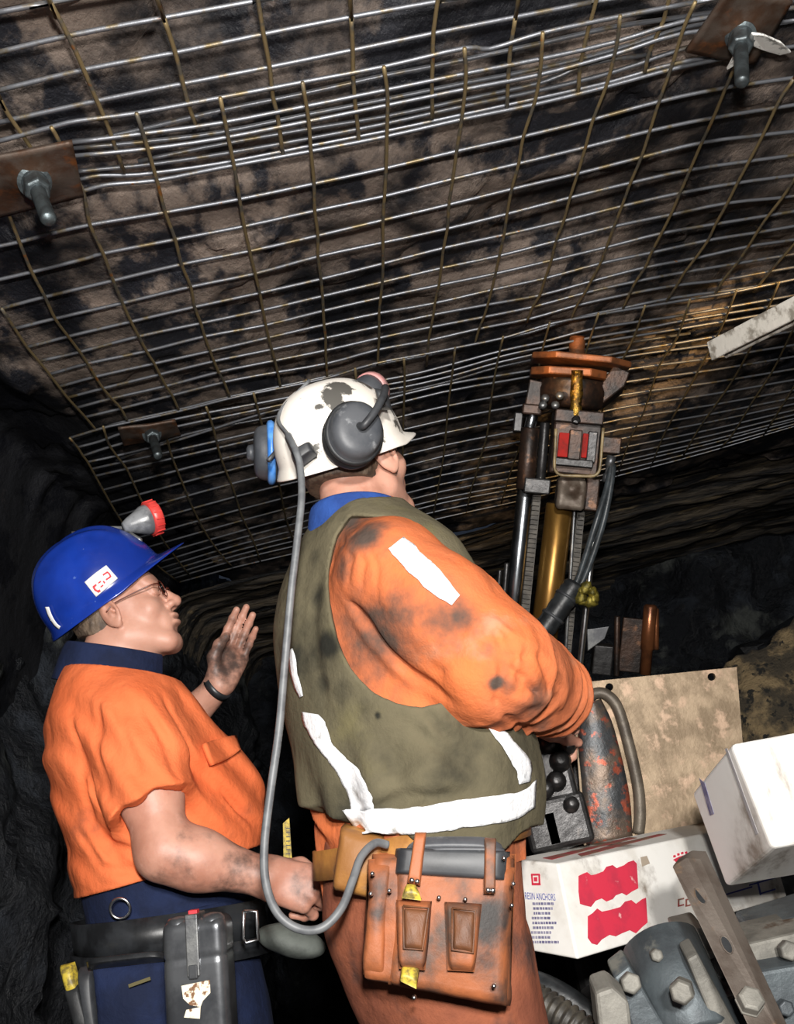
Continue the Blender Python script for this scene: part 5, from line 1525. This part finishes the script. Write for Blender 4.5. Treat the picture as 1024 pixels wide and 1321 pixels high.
def rack(name, a, b, wpx, m, dy, n):
    A, B = rg(*a, dy), rg(*b, dy); mb = MB(); t = unit(B - A); L = np.linalg.norm(B - A)
    X = unit(np.cross((0, 1, 0), t)) * wpx * MM / 2
    mb.box((A + B) / 2 + np.array([0, .006, 0]), X, np.array([0, .004, 0]), t * L / 2)
    for k in range(n):
        c_ = A + (B - A) * (k + .5) / n
        mb.box(c_, X * .8, np.array([0, .006, 0]), t * L / n * .3)
    o = mb.build(name, m, rig); o['kind'] = 'stuff'
    return o
rack('toothed_rack', (669, 870), (693, 630), 12, m_rack, -.005, 40)
rack('toothed_rack', (728, 880), (750, 655), 10, m_rack, .0, 38)
rod('rail', (727, 880), (741, 655), 5, m_steel, -.012, 8)
# head: plates, drum, gearbox
def plate8(name, c, w, d, h, m, tilt, dy=0.0):
    C_ = rg(*c, dy); X = rx * math.cos(tilt) + ra * math.sin(tilt); Z = ra * math.cos(tilt) - rx * math.sin(tilt)
    a, b = w * MM / 2, d / 2
    oc = [(-1, -.45), (-.55, -1), (.55, -1), (1, -.45), (1, .45), (.55, 1), (-.55, 1), (-1, .45)]
    return MB().prism([C_ + X * a * i + ry * b * j - Z * h / 2 for i, j in oc], Z * h).build(name, m, rig, bevel=.004)
plate8('head_plate', (748, 467), 128, .22, .018, m_rustplate, -.02)
plate8('clamp_plate', (732, 483), 98, .17, .022, m_rustplate, .02, -.01)
rod('drill_steel', (742, 545), (744, 478), 17, m_gold, -.085, 6, prof=[(0, 1), (.2, 1.1), (.35, .9), (.55, 1.12), (.8, .95), (1, 1)])
rod('drill_chuck', (743, 468), (745, 434), 21, m_rustplate, -.0, 20, prof=[(0, 1.2), (.25, 1.15), (.3, .98), (.95, 1), (1, .9)])
MB().lathe(rg(734, 528), ra, [(0, .075), (.01, .092), (.05, .095), (.07, .088), (.078, .09)], 28).build('drum', m_rusty, rig, smooth=True)
g_ = [rg(792, 470, -.03), rg(813, 480, -.03), rg(806, 498, -.03), rg(778, 520, -.03), rg(772, 500, -.03)]
MB().prism(g_, (0, .06, 0)).build('gusset', m_rusty, rig, bevel=.004)
g_ = [rg(683, 488, -.03), rg(700, 492, -.03), rg(700, 525, -.03), rg(676, 525, -.03)]
MB().prism(g_, (0, .06, 0)).build('gusset', m_rusty, rig, bevel=.004)
for x, y in ((703, 515), (722, 512), (716, 524), (700, 524)):
    MB().lathe(rg(x, y, -.10), (0, -1, .2), [(0, .012), (.01, .011), (.014, .006)], 10).build('stud', m_steel, rig, smooth=True)
block('flange', (686, 529), 26, 14, .06, m_rusty, -.04, .005)
rod('cylinder_cap', (683, 553), (687, 535), 15, m_darkrod, -.05, 20)
rod('lift_cylinder', (677, 632), (684, 552), 24, m_rusty, -.05, 24)
rod('side_column', (697, 620), (703, 545), 13, m_dkmetal, -.04, 14)
block('clamp', (692, 627), 34, 20, .08, m_dkmetal, -.04, .004)
block('dark_lug', (668, 545), 12, 26, .05, m_dkmetal, -.02, .004)
gear = block('gearbox', (741, 573), 62, 82, .12, m_rusty, -.02, .006)
block('gearbox_top', (744, 540), 62, 17, .15, m_rusty, -.03, .004)
MB().lathe(rg(743, 542, -.11), (0, -1, .15), [(0, .013), (.006, .012), (.008, .007)], 6).build('top_bolt', m_dkmetal, rig)
block('red_panel', (727, 574), 14, 31, .012, m_redpaint, -.095, .002)
block('red_panel', (754, 575), 7, 31, .012, m_redpaint, -.095, .002)
block('middle_web', (741, 574), 16, 38, .03, m_rusty, -.10, .003)
block('dark_slot', (763, 577), 12, 40, .02, m_dkmetal, -.088, .003)
block('cross_strip', (739, 597), 50, 10, .03, m_dkmetal, -.09, .003)
P = [rg(717, 553, -.13), rg(716, 578, -.13), rg(715, 600, -.13), rg(717, 608, -.13), rg(724, 613, -.13), rg(745, 614, -.13), rg(764, 614, -.13), rg(771, 610, -.13), rg(774, 601, -.13), rg(776, 578, -.13), rg(778, 552, -.13)]
MB().tube(smooth_path(P, 4), .0042, 8).build('guard_rod', mat('tan_painted_rod', '#9a8660', '#6d5d42', scale=30, rough=0.4), rig, smooth=True)
s = SDF(); s.rbox(rg(735, 637, -.05), (.038, .05, .044), .012, np.stack([rx, ry, ra], 1), 0); s.sph(rg(737, 632, -.092), .02, .012); s.disp(lambda P: .003 * fbm(P, 30, 3, 2))
V, Q = mesh_sdf(s, rg(735, 637, -.05) - .1, rg(735, 637, -.05) + .1, .004)
obj('drill_motor', V, Q, mat('dusty_motor', '#6a5f54', '#4a3b30', scale=16, rough=0.5, metal=.3, bump=.4, bscale=50), rig)
block('motor_bracket', (762, 638), 17, 42, .07, m_rusty, -.05, .004)
block('port_block', (787, 575), 25, 22, .06, m_rusty, -.04, .004)
rod('hose_fitting', (781, 622), (789, 588), 11, m_steel, -.05, 12, prof=[(0, 1), (.3, 1), (.32, .75), (.6, .75), (.62, 1.1), (1, 1.1)])
rod('hose_fitting', (768, 652), (766, 628), 8, m_chrome, -.07, 12)
# hoses
for dx, dyy in ((0, -.10), (9, -.085)):
    P = [rg(788 + dx * .3, 600, -.05), rg(783 + dx * .5, 628, -.07), rg(770 + dx, 670, dyy), rg(756 + dx, 715, dyy), rg(743 + dx * .8, 752, dyy), rg(728 + dx * .6, 775, dyy)]
    MB().tube(smooth_path(P, 6), .0088, 12).build('hydraulic_hose', m_hoseg, rig, smooth=True)
P = smooth_path([rg(742, 752, -.10), rg(728, 774, -.11), rg(710, 800, -.12), rg(692, 826, -.13), rg(672, 858, -.14)], 6)
rr = [.030 + .0016 * math.sin(i * 2.4) for i in range(len(P))]; rr[0] = .024
MB().tube(P, rr, 16).build('hose_sleeve', m_hose, rig, smooth=True)
for k in (5, 11, 16):
    MB().tube([P[k] - unit(P[k + 1] - P[k]) * .004, P[k] + unit(P[k + 1] - P[k]) * .004], .0335, 16).build('sleeve_tie', m_dkplast, rig, smooth=True)
mb = MB()
for k in range(11):
    w_ = 2 * math.pi * k / 11
    lump(rg(757 + 9 * math.cos(w_), 768 + 9 * math.sin(w_), -.12), .012 + .004 * (k % 3), k + 3, mb)
mb.build('fitting', mat('yellow_green_brass', '#8d7f34', '#4c4720', scale=60, rough=0.35, metal=.6, bump=.6, bscale=120), rig, smooth=True)
# foot posts beside the mast
rod('foot_post', (832, 870), (839, 780), 17, m_copper, .15, 18, prof=[(0, .9), (.35, .9), (.37, 1.1), (.97, 1.1), (1, .8)])
rod('foot_post', (846, 838), (846, 785), 8, m_copper, .16, 10)
rod('foot_post', (795, 872), (796, 795), 8, m_rusty, .13, 10)
block('foot_plate', (814, 832), 30, 76, .02, m_rusty, .17, .003)
g_ = [rg(757, 812, .05), rg(786, 808, .05), rg(780, 824, .05), rg(758, 840, .05)]
MB().prism(g_, (0, .02, 0)).build('bracket', m_steel, rig, bevel=.002)
block('foot_block', (776, 850), 26, 40, .06, m_dkmetal, .08, .004)
# valve gear below the miner's cuff
for nm, px, py, wd, ht in (('valve_body', 712, 985, 40, 90), ('valve_block', 726, 1058, 60, 60), ('valve_block', 700, 1070, 44, 50)):
    c_ = at(px, py, 2.06)
    MB().box(c_, (wd * .00165 / 2, 0, 0), (0, .05, 0), (0, 0, ht * .00165 / 2)).build(nm, m_dkmetal, rig, bevel=.012, seg=3)
for px, py, r_ in ((721, 984, .022), (705, 962, .020), (716, 1010, .02), (735, 1040, .016), (702, 1020, .018), (730, 965, .018)):
    MB().lathe(at(px, py, 2.02), (.1, -1, .2), [(0, r_), (.02, r_), (.026, r_ * .8), (.034, r_ * .7), (.036, r_ * .3)], 14).build('valve_cap', m_dkmetal, rig, smooth=True)
# mast carrier under everything, down to the floor
MB().box(np.array([.36, 2.76, .60]), (.18, 0, 0), (0, .14, 0), (0, 0, .60)).build('carrier', m_dkmetal, rig, bevel=.02)

# ================================================================ STEEL GUARD PLATE
m_guard = mat('scuffed_tan_guard_plate', '#97836a', '#75634c', scale=12, thr=(0.4, 0.6), rough=0.5, metal=0.35, bump=0.4, bscale=50, bdist=0.003, c3='#ab9078', scale3=26, thr3=(0.52, 0.66))
m_worn = mat('worn_red_and_grey_steel', '#6f5f52', '#46484a', scale=13, thr=(0.4, 0.6), rough=0.4, metal=0.5, bump=0.6, bscale=40, bdist=0.004, c3='#a8553f', scale3=34, thr3=(0.54, 0.64))
m_lightbead = mat('grey_brown_bead', '#6f665a', '#554d44', scale=14, rough=.5, metal=.3, bump=.4, bscale=50)
gp_ = thing('guard_plate', 'tan scuffed steel guard plate standing behind the white cartons', 'plate', tuple(at(850, 1080, 2.36)))
G = quadpt([(737, 882), (949, 861), (966, 1075), (754, 1105)], 2.36, 2.36)
n_ = 30; v, f = [], []
holes = [(.225, .045), (.845, .045)]
V0 = [G(i / n_, j / n_, 0) for i in range(n_ + 1) for j in range(n_ + 1)]
pl = MB()
bm = bmesh.new()
def ringpts(u, v_, r, k=16):
    w_ = (G(1, 0) - G(0, 0)); L = np.linalg.norm(w_); h_ = G(0, 1) - G(0, 0); H = np.linalg.norm(h_)
    return [(u + r / L * math.cos(2 * math.pi * i / k), v_ + r / H * math.sin(2 * math.pi * i / k)) for i in range(k)]
loops = [[(0, 0), (1, 0), (1, 1), (0, 1)]] + [ringpts(u, v_, .0095) for u, v_ in holes]
for o_ in (.007, -.007):
    es = []
    for lp_ in loops:
        vs_ = [bm.verts.new(G(u, v_, o_)) for u, v_ in lp_]
        es += [bm.edges.new((vs_[i], vs_[(i + 1) % len(vs_)])) for i in range(len(vs_))]
    bmesh.ops.triangle_fill(bm, edges=es, use_beauty=True)
bm.verts.ensure_lookup_table()
nl = sum(len(l) for l in loops); st_ = 0
for lp_ in loops:
    k = len(lp_)
    for i in range(k):
        a_, b_ = st_ + i, st_ + (i + 1) % k
        bm.faces.new((bm.verts[a_], bm.verts[b_], bm.verts[nl + b_], bm.verts[nl + a_]))
    st_ += k
bmesh.ops.recalc_face_normals(bm, faces=bm.faces)
obj('plate', [v_.co[:] for v_ in bm.verts], [[q.index for q in fc.verts] for fc in bm.faces], m_guard, gp_, smooth=False)
bm.free()
Gp = lambda x, y, o_=0.0: at(x, y, 2.36) + np.array([0, -1.0, 0]) * o_
P = smooth_path([Gp(758, 901, .004), Gp(768, 895, .012), Gp(781, 897, .014), Gp(795, 913, .014), Gp(808, 955, .014), Gp(821, 1012, .014), Gp(824, 1050, .014), Gp(822, 1075, .012)], 6)
MB().tube(P, .0135, 12).build('slot_bead', m_lightbead, gp_, smooth=True)
v, f, rows_ = [], [], []
edge_l = np.array(smooth_path([np.array(q + (0,), float) for q in ((752, 908), (746, 940), (748, 985), (753, 1040), (757, 1092))], 5))
edge_r = np.array(smooth_path([np.array(q + (0,), float) for q in ((772, 903), (786, 930), (799, 975), (810, 1030), (814, 1085))], 5))
for a_, b_ in zip(edge_l, edge_r):
    for k in range(9):
        q = a_ + (b_ - a_) * k / 8
        v.append(Gp(q[0], q[1], .009 + .012 * math.sin(math.pi * k / 8) + .003 * fbm(np.array([[q[0] * .05, q[1] * .05, 0]]), 1, 3, 3)[0]))
nr_ = len(edge_l)
f = [(i * 9 + k, i * 9 + k + 1, (i + 1) * 9 + k + 1, (i + 1) * 9 + k) for i in range(nr_ - 1) for k in range(8)]
o = obj('worn_rib', v, f, m_worn, gp_); so = o.modifiers.new('t', 'SOLIDIFY'); so.thickness = .006; so.offset = -1
MB().box(np.array([.60, 2.395, .42]), (.17, 0, 0), (0, .02, 0), (0, 0, .43)).build('plate_leg', m_dkmetal, gp_, bevel=.004)

# ================================================================ WHITE CARTONS
m_card = mat('grubby_white_carton', '#eeece7', '#dcd8d0', scale=7, rough=0.7, bump=0.15, bscale=40, bdist=0.002, c3='#6d5d4c', scale3=6, thr3=(0.53, 0.66), spec=0.2)
m_card2 = mat('grubbier_white_carton', '#efeeea', '#dcd8d2', scale=6, thr=(.45, .7), rough=0.7, bump=0.15, bscale=40, bdist=0.002, c3='#7d6f62', scale3=7, thr3=(0.56, 0.70), spec=0.2, stretch=(1.6, .5, .5))
m_cred = mat('red_carton_print', '#d4314a', '#c03048', scale=20, rough=0.7, bump=0.1, c3='#e6a4a4', scale3=40, thr3=(.64, .72))
m_cblue = mat('blue_carton_print', '#3b47a0', '#5a64ae', scale=40, rough=0.7, bump=0.1)
m_cpurp = mat('faded_purple_print', '#6a678a', '#a9a6b8', scale=50, thr=(.4, .7), rough=0.7, bump=0.1)
m_cdk = mat('dark_red_print', '#a8484a', '#8a6a58', scale=30, rough=0.7, bump=0.1)
b1o = np.array([0.1271, 1.8493, 0.7300]); b1R = np.array([[0.8023, -0.5866, 0.1109], [0.5965, 0.7949, -0.1109], [-0.0232, 0.1551, 0.9876]])
B1 = lambda x, y, z: b1o + b1R @ np.array([x, y, z])
# square the fitted carton up on the corners seen in the photograph
c0, c1, c2, c3 = at(745, 1238, 1.85), at(681, 1226, 1.935), at(719, 1114, 1.875), at(663, 1112, 1.96)
L1x = at(905, 1190, 2.09) - c0
bx1 = thing('carton', 'long white carton with two red jagged panels under the other carton', 'carton', tuple(c0))
LL = 1.86
Yx, Zx = c1 - c0, c2 - c0
h4 = [c0, c0 + L1x * LL, c0 + Yx + L1x * LL, c0 + Yx, c0 + Zx, c0 + Zx + L1x * LL, c0 + Zx + Yx + L1x * LL, c0 + Zx + Yx]
MB().hexa(h4).build('box_body', m_card, bx1, bevel=.004, seg=3)
def face_pt(a, b, c, d, off):
    n = unit(np.cross(b - a, d - a)); n = n if np.dot(n, CAM - a) > 0 else -n
    return lambda u, v_: (1 - u) * (1 - v_) * a + u * (1 - v_) * b + u * v_ * c + (1 - u) * v_ * d + n * off, n
def print_poly(name, fp, pts, m, par, label=None):
    fn, n = fp
    return MB().prism([fn(u, v_) for u, v_ in pts], n * .0006).build(name, m, par, label=label)
side = face_pt(h4[4], h4[5], h4[1], h4[0], .0006)             # u along the carton, v downwards
end = face_pt(h4[7], h4[4], h4[0], h4[3], .0006)
topf = face_pt(h4[7], h4[6], h4[5], h4[4], .0006)
def inv(fp, px, py):
    """carton-face coordinates of a pixel"""
    fn, n = fp
    o_ = fn(0, 0); U = fn(1, 0) - o_; Vv = fn(0, 1) - o_
    d = ray(px, py); t = np.dot(o_ - CAM, n) / np.dot(d, n); p = CAM + d * t - o_
    A = np.array([[U @ U, U @ Vv], [U @ Vv, Vv @ Vv]])
    return tuple(np.linalg.solve(A, [p @ U, p @ Vv]))
def pr(name, fp, pix, m, par, label=None):
    return print_poly(name, fp, [inv(fp, x, y) for x, y in pix], m, par, label)
pr('red_panel', side, [(746, 1130), (752, 1127), (757, 1125), (762, 1129), (768, 1128), (778, 1124), (782, 1118), (790, 1116), (795, 1120), (805, 1116), (810, 1112), (817, 1110), (821, 1114), (823, 1146), (815, 1150), (808, 1155), (802, 1152), (794, 1155), (790, 1160), (782, 1163), (776, 1159), (768, 1162), (762, 1170), (754, 1168), (748, 1166), (746, 1150)], m_cred, bx1)
pr('red_panel', side, [(758, 1182), (764, 1178), (770, 1172), (776, 1176), (786, 1174), (800, 1170), (806, 1163), (814, 1161), (820, 1166), (828, 1160), (833, 1158), (835, 1190), (828, 1196), (820, 1204), (812, 1200), (802, 1204), (794, 1208), (786, 1206), (776, 1212), (770, 1219), (763, 1217), (758, 1210)], m_cred, bx1)
pr('red_mark', side, [(868, 1109), (876, 1105), (886, 1102), (896, 1102), (898, 1106), (886, 1108), (874, 1114)], m_cred, bx1)
for k in range(7):
    x0 = 868 + k * 5; y0 = 1105 - 6 * math.sin(math.pi * (k + .5) / 7)
    pr('letter_mark', side, [(x0, y0), (x0 + 3, y0 - .8), (x0 + 3.5, y0 + 2), (x0 + .5, y0 + 2.8)], m_cred, bx1)
for x0 in (874, 884):
    for q in ([(x0, 1160), (x0 + 8, 1158), (x0 + 8, 1160), (x0, 1162)], [(x0, 1168), (x0 + 8, 1166), (x0 + 8, 1168), (x0, 1170)], [(x0, 1162), (x0 + 2, 1161), (x0 + 2, 1168), (x0, 1169)]):
        pr('faded_mark', side, q, m_cdk, bx1)
pr('paper_scrap', side, [(826, 1106), (834, 1104), (838, 1114), (828, 1118)], mat('brown_scrap', '#a99b8a', rough=.8), bx1)
for x0, y0, wd in ((936, 1153, 0), (966, 1141, 1)):
    pr('blue_line', side, [(x0, y0), (x0 + 34, y0 - 10), (x0 + 34, y0 - 8), (x0, y0 + 2)], m_cblue, bx1)
pr('blue_line', side, [(976, 1138), (978, 1137), (982, 1154), (980, 1155)], m_cblue, bx1)
pr('blue_line', side, [(980, 1152), (1000, 1146), (1000, 1148), (980, 1154)], m_cblue, bx1)
# end face: red square mark, blue heading, lines of small print
for q in ([(685, 1127), (696, 1127), (697, 1129.5), (685, 1129.5)], [(686, 1139), (697, 1139), (697.4, 1142), (686, 1142)], [(685, 1129), (687, 1129), (688, 1140), (686, 1140)], [(694.5, 1129), (696.5, 1129), (697, 1140), (695, 1140)], [(688.5, 1131.5), (693, 1131.5), (693, 1137), (689, 1137)]):
    pr('red_mark', end, q, m_cred, bx1)
def text_tris(body):
    cu = bpy.data.curves.new('lettering', 'FONT'); cu.body = body; cu.resolution_u = 2
    o_ = bpy.data.objects.new('lettering', cu); COL.objects.link(o_)
    bpy.context.view_layer.update()
    me = bpy.data.meshes.new_from_object(o_.evaluated_get(bpy.context.evaluated_depsgraph_get()))
    V_ = np.array([v_.co[:2] for v_ in me.vertices]); F_ = [tuple(p.vertices) for p in me.polygons]
    bpy.data.objects.remove(o_); bpy.data.curves.remove(cu); bpy.data.meshes.remove(me)
    lo_, hi_ = V_.min(0), V_.max(0)
    return (V_ - lo_) / (hi_ - lo_), F_
def lettering(body, fp, pix, m, par):
    """words laid on a carton face inside the quad of pixels TL, TR, BR, BL"""
    V_, F_ = text_tris(body); q = [np.array(inv(fp, *p)) for p in pix]
    P_ = []
    for a_, b_ in V_:
        uv = (1 - a_) * b_ * q[0] + a_ * b_ * q[1] + a_ * (1 - b_) * q[2] + (1 - a_) * (1 - b_) * q[3]
        P_.append(fp[0](*uv) + fp[1] * .0007)
    return obj('heading', P_, F_, m, par, False)
lettering('RESIN ANCHORS', end, [(677, 1151), (716, 1153), (717, 1162), (678, 1160)], m_cblue, bx1)
fn_, ne_ = end
for k in range(9):
    y0 = 1164 + k * 6.2; x0 = 687 - k * .3 + (k % 3); x1 = 713 + (k * .8) - (k % 4) * 3
    mbt = MB()
    x_ = x0
    while x_ < x1:
        w_ = 1.6 + 2.4 * RNG.random()
        mbt.prism([fn_(*inv(end, a_, b_)) for a_, b_ in ((x_, y0), (x_ + w_, y0 + .2), (x_ + w_, y0 + 3.4), (x_, y0 + 3.2))], ne_ * .0006)
        x_ += w_ + 1.0
    mbt.build('small_print', m_cpurp, bx1)
pr('red_band', topf, [(700, 1107), (760, 1093), (812, 1080), (822, 1081), (775, 1092), (712, 1109)], m_cdk, bx1)
pr('red_band', topf, [(745, 1102), (800, 1088), (850, 1076), (860, 1076), (802, 1091), (750, 1105)], m_cdk, bx1)
# second carton, tipped, on top of the first
q0, q1, q2, q3 = at(996, 1094, 1.62), at(941, 1146, 1.86), at(943, 959, 1.66), at(887, 1021, 1.90)
r0, r2 = at(1160, 1066, 1.60), at(1160, 880, 1.64)
bx2 = thing('carton', 'white carton tipped on top of the long carton at the right edge', 'carton', tuple(q1))
Xb = r0 - q0; Yb = (q1 - q0 + q3 - q2) / 2; Zb = q2 - q0
k4 = [q0, q0 + Xb, q0 + Xb + Yb, q0 + Yb, q0 + Zb, q0 + Zb + Xb, q0 + Zb + Xb + Yb, q0 + Zb + Yb]
MB().hexa(k4).build('box_body', m_card2, bx2, bevel=.008, seg=3)
e2 = face_pt(k4[7], k4[4], k4[0], k4[3], .0006)
pr('flap_line', e2, [(935, 966), (938, 965), (978, 1075), (975, 1077)], mat('grey_crease', '#a9a6a8', rough=.8), bx2)
pr('torn_patch', e2, [(902, 1004), (909, 1010), (921, 1050), (916, 1052)], m_cpurp, bx2)

# ================================================================ DRILL DECK UNDER THE CARTONS
m_deck = mat('grey_blue_machine_steel', '#5e666a', '#474c50', scale=9, thr=(.4, .65), rough=0.5, metal=0.35, bump=0.5, bscale=40, bdist=0.004, c3='#8a8a82', scale3=14, thr3=(0.58, 0.72))
m_lightst = mat('pale_dusty_steel', '#8d8a82', '#6a6862', scale=10, rough=0.6, metal=0.3, bump=0.5, bscale=40, bdist=0.004, c3='#5a4a3e', scale3=16, thr3=(0.6, 0.72))
deck = thing('machine_deck', 'grey bolted machine deck at the bottom right under the cartons', 'machine', (.6, 1.9, 0))
MB().box(np.array([.78, 1.93, .32]), (.60, 0, 0), (0, .15, 0), (0, 0, .32)).build('deck_body', m_dkmetal, deck, bevel=.01)
def slab(name, px, Y, d, m, bevel=.004, Y2=None):
    return MB().prism([at(x, y, Y) for x, y in px], (0, d, 0.02)).build(name, m, deck, bevel=bevel)
def cyl(name, a, b, Ya, Yb, rpx, m, n=20):
    A, B = at(*a, Ya), at(*b, Yb); L = np.linalg.norm(B - A); r_ = rpx * Ya / 1300
    return MB().lathe(A, B - A, [(0, r_ * .9), (.004, r_), (L - .004, r_), (L, r_ * .9)], n).build(name, m, deck, smooth=True)
cyl('casing', (905, 1345), (850, 1215), 1.72, 1.82, 50, m_deck, 28)
slab('flange_plate', [(792, 1262), (812, 1246), (870, 1345), (822, 1345)], 1.70, .05, m_deck)
slab('flange_plate', [(886, 1238), (900, 1230), (962, 1345), (930, 1345)], 1.68, .04, m_lightst)
slab('end_block', [(768, 1282), (790, 1274), (812, 1294), (818, 1345), (775, 1345)], 1.62, .05, m_lightst, .006)
slab('block', [(872, 1204), (905, 1196), (935, 1232), (900, 1246)], 1.80, .06, m_lightst, .005)
slab('side_slab', [(930, 1226), (1060, 1196), (1060, 1260), (955, 1272)], 1.80, .10, m_lightst, .005)
slab('side_slab', [(955, 1258), (1060, 1240), (1060, 1360), (990, 1360)], 1.76, .08, m_deck, .006)
slab('side_slab', [(972, 1200), (1060, 1172), (1060, 1206), (972, 1226)], 1.86, .10, m_deck, .005)
slab('cross_beam', [(756, 1300), (870, 1222), (985, 1196), (985, 1240), (880, 1345), (756, 1345)], 1.92, .06, m_dkmetal, .006)
def bolt_head(px, py, Y, rpx, m, ax_=(0, -1, .1), n=6, h=.014):
    r_ = rpx * Y / 1300
    return MB().lathe(at(px, py, Y), ax_, [(-.01, r_), (h * .8, r_), (h, r_ * .8)], n).build('bolt_head', m, deck, bevel=.002)
bolt_head(813, 1268, 1.66, 13, m_lightst)
bolt_head(880, 1277, 1.63, 15, m_lightst, (-.25, -1, .1), 6, .03)
bolt_head(1016, 1226, 1.77, 12, m_lightst)
bolt_head(846, 1232, 1.74, 8, m_lightst)
bolt_head(1012, 1300, 1.73, 10, m_deck)
# ribbed hose at the lower left of the deck
P = smooth_path([at(668, 1280, 1.82), at(715, 1305, 1.78), at(770, 1345, 1.74)], 24)
MB().tube(P, [.026 + .0035 * math.sin(i * 1.6) for i in range(len(P))], 14).build('ribbed_hose', mat('ribbed_black_hose', '#2f2c28', '#4a453c', scale=30, rough=.5, bump=.3), deck, smooth=True)
P = smooth_path([at(672, 1262, 1.90), at(720, 1282, 1.87), at(790, 1330, 1.84)], 8)
MB().tube(P, .022, 12).build('hose', m_hose, deck, smooth=True)
# perforated bar leaning on the cartons
m_bar = mat('brown_grey_flat_bar', '#6b625a', '#554a42', scale=10, rough=0.55, metal=0.35, bump=0.4, bscale=60, bdist=0.003, c3='#7a6048', scale3=18, thr3=(.58, .72))
bar = thing('flat_bar', 'grey-brown flat steel bar with slots leaning on the long carton', 'bar', tuple(at(985, 1330, 1.56)))
A_ = [at(866, 1118, 1.66), at(884, 1107, 1.665), at(903, 1108, 1.67), at(1012, 1345, 1.52), at(974, 1345, 1.515)]
MB().prism(A_, (.018, .022, .008)).build('bar_body', m_bar, bar, bevel=.003)
nb = unit(np.cross(A_[2] - A_[0], A_[4] - A_[0])); nb = nb if nb[1] < 0 else -nb
for x, y in ((903, 1156), (937, 1219)):
    d = ray(x, y); t = np.dot(A_[0] - CAM, nb) / np.dot(d, nb); c_ = CAM + d * t
    e1 = unit(A_[4] - A_[0]); e2_ = np.cross(nb, e1)
    mb = MB(); mb.prism([c_ + e1 * .013 * math.cos(w_) + e2_ * .0065 * math.sin(w_) + nb * .0004 for w_ in np.linspace(0, 2 * math.pi, 17)[:-1]], nb * .0006)
    mb.build('slot', m_blackrub, bar)
    MB().tube([c_ + e1 * .0135 * math.cos(w_) + e2_ * .007 * math.sin(w_) + nb * .0005 for w_ in np.linspace(0, 2 * math.pi, 17)], .0012, 6, cap=False).build('slot_lip', m_bar, bar, smooth=True)
d = ray(966, 1295); t = np.dot(A_[0] - CAM, nb) / np.dot(d, nb); c_ = CAM + d * t
MB().lathe(c_, nb, [(-.002, .0195), (.003, .0205), (.004, .0185), (.018, .0185), (.021, .014)], 6).build('bolt_head', m_lightst, bar, bevel=.002)
# the warm beam of the vest miner's cap lamp on the drill head and roof
beam = add_light('cap_lamp_beam', 'SPOT', lp + ld * .07, 55.0, (1.0, .60, .24), spot_size=math.radians(13), spot_blend=.8, shadow_soft_size=.02)
aim(beam, rg(752, 470))
# unseen spot added at the right to put a warm glow on the roof
roof_spot = add_light('added_roof_spot', 'SPOT', (1.55, 1.15, 1.72), 250.0, (1.0, .62, .24), spot_size=math.radians(17), spot_blend=.9, shadow_soft_size=.02)
aim(roof_spot, on_z(822, 505, ROOF_Z))
